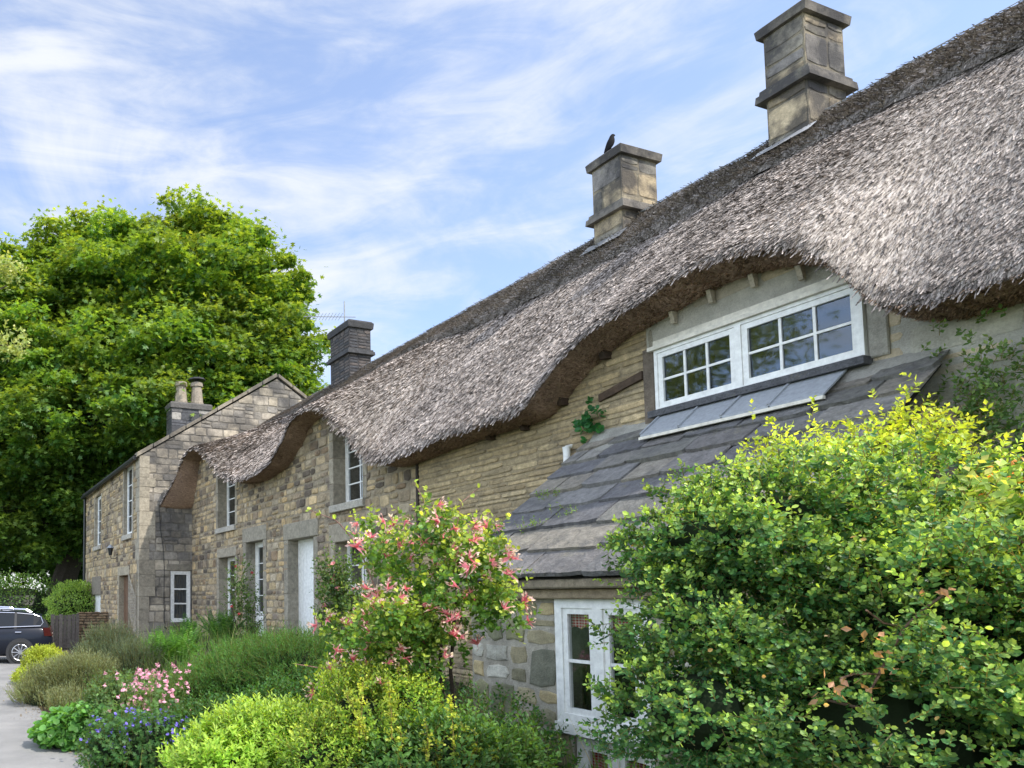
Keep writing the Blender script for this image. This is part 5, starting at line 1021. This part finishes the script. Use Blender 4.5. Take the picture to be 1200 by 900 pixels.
rs = [.055,.058,.042,.032,.028,.035,.014,.014,.006,.005,.014,.006,.005,.004]
for v_, r_ in zip(bm_.skin_vertices[0].data, rs): v_.radius = (r_, r_)
bm_.skin_vertices[0].data[0].use_root = True
sb = bo_.modifiers.new('sub', 'SUBSURF'); sb.levels = 2; sb.render_levels = 2; bm_.materials.append(paint_mat('black_feathers', (.006,.006,.008), rough=.8, wear=.3, spec=.2)); bird.rotation_euler = (0, 0, rad(60)); bird.scale = (1.15, 1.15, 1.15)

# ------------------------------------------------------------------ parked cars
M_navy = paint_mat('navy_car_paint', (.008,.011,.02), rough=.35, spec=.25, wear=.02, coat=.2); M_silver = paint_mat('silver_car_paint', (.10,.11,.11), rough=.35, metal=.5, wear=.02, coat=.3)
M_tyre = paint_mat('tyre_rubber', (.02,.02,.02), rough=.85, wear=.2); M_rim = paint_mat('alloy_rim', (.45,.46,.48), rough=.3, metal=.9, wear=.03); M_cglass = paint_mat('tinted_car_glass', (.01,.012,.014), rough=.06, spec=.4, wear=0)
M_chrome = paint_mat('chrome', (.75,.76,.78), rough=.15, metal=1, wear=.01); M_red = paint_mat('tail_lamp_red', (.05,.005,.005), rough=.25, wear=0, coat=.3); M_plastic = paint_mat('black_plastic', (.025,.025,.027), rough=.6, wear=.1)
def car(label, loc, rz, paint, rails=True):
    """estate car, local x = length (rear at +x), y = width, built at the origin then placed"""
    t = empty('parked_car', (0, 0, 0), label, 'car', 'cars parked at the end of the lane')
    Lx = np.array([-2.30,-2.22,-2.0,-1.5,-1.0,-.85,-.1,.6,1.3,1.9,2.12,2.25,2.30]); hw = np.array([.62,.74,.82,.88,.90,.91,.92,.92,.91,.88,.84,.78,.70])
    zt = np.array([.55,.72,.82,.92,.98,1.0,1.02,1.04,1.06,1.07,1.06,.95,.60]); zb = np.array([.38,.28,.24,.22,.22,.22,.22,.22,.22,.24,.28,.34,.42])
    prof = []       # body sections
    for x, w_, a, b_ in zip(Lx, hw, zt, zb):
        prof.append([(x, s*w_*k, z) for s, k, z in ((-1,.80,b_),(-1,.97,b_+.10),(-1,1,(a+b_)/2),(-1,.985,a-.10),(-1,.90,a-.012),(-1,.5,a+.012),(1,.5,a+.012),(1,.90,a-.012),(1,.985,a-.10),(1,1,(a+b_)/2),(1,.97,b_+.10),(1,.80,b_))])
    V = np.array(prof).reshape(-1, 3); m = len(prof); n = 12; Fc = [(i*n+j, i*n+(j+1) % n, (i+1)*n+(j+1) % n, (i+1)*n+j) for i in range(m-1) for j in range(n)]+[tuple(range(n))[::-1], tuple((m-1)*n+j for j in range(n))]
    mb = MB(); mb.add(V, [f[::-1] for f in Fc]); 
    # roof shell
    rx = np.array([-.35,-.1,.5,1.2,1.75,1.98]); rz_ = np.array([1.40,1.455,1.49,1.47,1.42,1.37]); rw = np.array([.60,.63,.65,.64,.61,.57]); pr = []
    for x, z, w_ in zip(rx, rz_, rw): pr.append([(x, -w_, z-.03), (x, -w_*.85, z), (x, 0, z+.02), (x, w_*.85, z), (x, w_, z-.03)])
    V = np.array(pr).reshape(-1, 3); mb.add(V, grid_faces(6, 5))
    body = mb.build('body', paint, t, smooth=True)
    mb = MB()       # glasshouse
    gx = np.array([-1.0,-.35,-.1,.5,1.2,1.75,1.98,2.16]); top = np.array([1.0,1.37,1.425,1.46,1.44,1.39,1.34,1.05]); wt = np.array([.80,.60,.63,.65,.64,.61,.57,.74]); wb = np.array([.80,.84,.85,.86,.86,.84,.82,.76]); bt_ = np.array([.98,1.0,1.01,1.03,1.05,1.06,1.06,1.04]); G = []
    for x, z, a, b_, q in zip(gx, top, wt, wb, bt_): G.append([(x, -b_, q-.03), (x, -a, z), (x, a, z), (x, b_, q-.03)])
    V = np.array(G).reshape(-1, 3); mb.add(V, grid_faces(8, 4)); mb.build('windows', M_cglass, t)
    for s in (-1, 1):
        mb = MB()
        for xa, xb in ((-.98, -.35),): pass
        mb.tube([(-.95, s*.835, 1.0), (-.36, s*.615, 1.385), (.5, s*.665, 1.465), (1.2, s*.655, 1.445), (1.75, s*.625, 1.395), (1.95, s*.60, 1.33), (2.02, s*.74, 1.16), (1.95, s*.835, 1.07), (1.2, s*.872, 1.05), (0, s*.865, 1.02), (-.95, s*.838, 1.0)], .012, 6); mb.build('window_trim', M_chrome, t)
        mb = MB()
        for x in (.35, 1.25):
            mb = MB(); mb.hexa([(x-.035, s*.868, 1.0), (x+.035, s*.868, 1.0), (x+.035, s*.84, 1.0), (x-.035, s*.84, 1.0), (x-.03, s*.66, 1.46), (x+.03, s*.66, 1.46), (x+.03, s*.63, 1.46), (x-.03, s*.63, 1.46)]); mb.build('door_pillar', M_plastic, t)
        if rails: mb = MB(); mb.tube([(-.1, s*.56, 1.47), (0, s*.56, 1.53), (.8, s*.57, 1.56), (1.5, s*.55, 1.53), (1.65, s*.54, 1.44)], .016, 6); mb.build('roof_rail', M_chrome, t)
        for x in (-.95, .1, 1.0):
            mb = MB(); mb.tube([(x+.25, s*.925, .90), (x+.42, s*.93, .90)], .014, 5); mb.build('door_handle', M_chrome, t) if x > -.5 else None
        mb = MB(); mb.tube([(-.62, s*.88, 1.02), (-.60, s*.98, 1.06), (-.60, s*1.04, 1.08), (-.60, s*1.12, 1.07)], [.03, .06, .09, .05], 8); mb.build('wing_mirror', paint, t, smooth=True)
        mb = MB(); mb.hexa([(2.10, s*.55, .78), (2.30, s*.55, .78), (2.27, s*.80, .78), (2.06, s*.86, .78), (2.08, s*.55, 1.02), (2.235, s*.55, 1.02), (2.20, s*.80, 1.02), (2.02, s*.855, 1.02)]); mb.build('tail_light', M_red, t)
        for x in (-1.42, 1.40):
            mb = MB(); mb.tube([(x, s*(.90-.02), .33), (x, s*(.90+.012), .33)], .40, 24, cap=True); mb.build('wheel_arch', M_plastic, t)
            mb = MB(); mb.tube([(x, s*.72, .33), (x, s*.74, .33), (x, s*.90, .33), (x, s*.93, .33)], [.30, .33, .33, .30], 26); tw = mb.build('wheel', M_tyre, t)
            mb = MB(); mb.tube([(x, s*.925, .33), (x, s*.936, .33)], [.07, .06], 12)
            for k in range(10): a = k*math.pi/5; d_ = np.array([math.cos(a), 0, math.sin(a)]); mb.tube([np.array([x, s*.932, .33])+d_*.05, np.array([x, s*.934, .33])+d_*.225], .016, 4)
            th = np.linspace(0, 2*math.pi, 25); mb.tube([(x+.225*math.cos(q), s*.932, .33+.225*math.sin(q)) for q in th], .014, 6); mb.build('rim', M_rim, tw)
    mb = MB(); mb.box((2.265, -.26, .72), (2.285, .26, .83), (1, 1, 1)); mb.build('number_plate', M_white_old, t)
    mb = MB(); mb.box((2.12, -.80, .32), (2.34, .80, .52), (1, 1, 1)); mb.build('bumper', M_plastic, t)
    t.location = loc; t.rotation_euler = (0, 0, rz); return t
p = dirpt(66, 775, 21.6)
cr_ = dirpt(30, 770, 21.3)
car('glossy dark navy estate car with chrome window trim and roof rails at the lane end', (p[0]-2.38, p[1]+.35, .0), rad(-8), M_navy)
p = dirpt(46, 770, 26)
car('silver estate car standing behind the dark navy one, only its roof showing', (p[0]-2.5, p[1]+.5, .0), rad(-8), M_silver)
# ------------------------------------------------------------------ camera, light, sky
cam = bpy.data.cameras.new('camera'); co = bpy.data.objects.new('camera', cam); COL.objects.link(co); S.camera = co
cam.sensor_width = 36; cam.lens = F/1200*36; cam.shift_x = (600-CX)/1200; cam.shift_y = -(450-CY)/1200; cam.clip_start = .05; cam.clip_end = 3000
co.location = CAM; co.rotation_euler = (math.pi/2+PIT, 0, -YAW)
sd_ = np.array([.39, -.72, 1.0]); sd_ /= np.linalg.norm(sd_)
el = math.asin(sd_[2]); az = math.atan2(sd_[0], sd_[1])
sun = bpy.data.lights.new('sun', 'SUN'); so = bpy.data.objects.new('sun', sun); COL.objects.link(so); sun.energy = 5.0; sun.angle = rad(.53); sun.color = (1, .95, .87)
so.rotation_euler = Vector(-sd_).to_track_quat('-Z', 'Y').to_euler(); so.location = (10, -10, 30)
w = bpy.data.worlds.new('World'); S.world = w; w.use_nodes = True; nt = w.node_tree; nt.nodes.clear(); lk = nt.links; ns = nt.nodes
out = ns.new('ShaderNodeOutputWorld'); bg = ns.new('ShaderNodeBackground'); lk.new(bg.outputs[0], out.inputs[0]); bg.inputs['Strength'].default_value = .15
sky = ns.new('ShaderNodeTexSky'); sky.sky_type='NISHITA'; sky.sun_disc=False; sky.sun_elevation=el; sky.sun_rotation=az; sky.air_density=1.0; sky.dust_density=1.2; sky.ozone_density=1.5
tc = ns.new('ShaderNodeTexCoord')
def wn(scale, sc, detail, dist, rot=(0, 0, 0), loc=(0, 0, 0)):
    mp = ns.new('ShaderNodeMapping'); mp.inputs['Scale'].default_value=sc; mp.inputs['Rotation'].default_value=rot; mp.inputs['Location'].default_value=loc; lk.new(tc.outputs['Generated'], mp.inputs[0])
    n = N(nt, 'ShaderNodeTexNoise', Scale=scale, Detail=detail, Roughness=.6, Distortion=dist); lk.new(mp.outputs[0], n.inputs['Vector']); return n
a = wn(2.0, (1, 1, 2.6), 9, .7, (0, .35, .3)); b = wn(6.5, (.7, 1.2, 3.2), 10, .9, (.2, .5, .2), (3, 1, 0)); c_ = wn(1.3, (1, 1, 1.6), 5, .3, (0, 0, 0), (1.7, .4, 2))
m1 = ns.new('ShaderNodeMath'); m1.operation='MULTIPLY_ADD'; lk.new(b.outputs[0], m1.inputs[0]); m1.inputs[1].default_value=.45; lk.new(a.outputs[0], m1.inputs[2])
m2 = ns.new('ShaderNodeMath'); m2.operation='MULTIPLY_ADD'; lk.new(c_.outputs[0], m2.inputs[0]); m2.inputs[1].default_value=.6; lk.new(m1.outputs[0], m2.inputs[2])
r = ns.new('ShaderNodeMapRange'); r.interpolation_type='SMOOTHSTEP'; r.inputs[1].default_value=.82; r.inputs[2].default_value=1.17; r.inputs[3].default_value=.15; r.inputs[4].default_value=.92; lk.new(m2.outputs[0], r.inputs[0])
mx = ns.new('ShaderNodeMix'); mx.data_type='RGBA'; lk.new(r.outputs[0], mx.inputs[0]); 
tn = ns.new('ShaderNodeVectorMath'); tn.operation='MULTIPLY'; tn.inputs[1].default_value=(2.0,2.05,2.2); lk.new(sky.outputs[0], tn.inputs[0])
lk.new(tn.outputs[0], mx.inputs[6]); mx.inputs[7].default_value=(6.6,6.8,7.1,1)
# fill light added to unseen sky: street side for the facade, slightly round sun
def fill_glow(vec, lo, gain):
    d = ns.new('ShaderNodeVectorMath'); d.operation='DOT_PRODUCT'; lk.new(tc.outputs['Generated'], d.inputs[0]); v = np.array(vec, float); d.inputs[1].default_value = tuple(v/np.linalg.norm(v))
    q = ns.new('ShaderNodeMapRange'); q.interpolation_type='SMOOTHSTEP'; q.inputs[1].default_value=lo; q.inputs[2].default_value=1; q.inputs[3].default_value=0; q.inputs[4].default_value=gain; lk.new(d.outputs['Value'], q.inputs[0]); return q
g1, g2 = fill_glow(sd_, .6, .1), fill_glow((-.95, -.1, .25), .1, 1.25)
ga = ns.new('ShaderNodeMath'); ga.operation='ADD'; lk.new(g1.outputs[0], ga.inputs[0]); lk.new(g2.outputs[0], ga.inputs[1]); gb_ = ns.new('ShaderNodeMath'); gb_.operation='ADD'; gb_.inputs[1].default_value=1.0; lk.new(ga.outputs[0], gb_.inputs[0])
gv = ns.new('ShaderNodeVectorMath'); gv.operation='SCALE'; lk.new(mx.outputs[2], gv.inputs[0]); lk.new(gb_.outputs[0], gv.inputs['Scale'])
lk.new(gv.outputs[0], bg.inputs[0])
S.view_settings.view_transform='Standard'; S.view_settings.look='None'; S.view_settings.exposure=0; S.view_settings.gamma=1
S.render.engine='CYCLES'; S.cycles.max_bounces=8; S.cycles.transparent_max_bounces=12
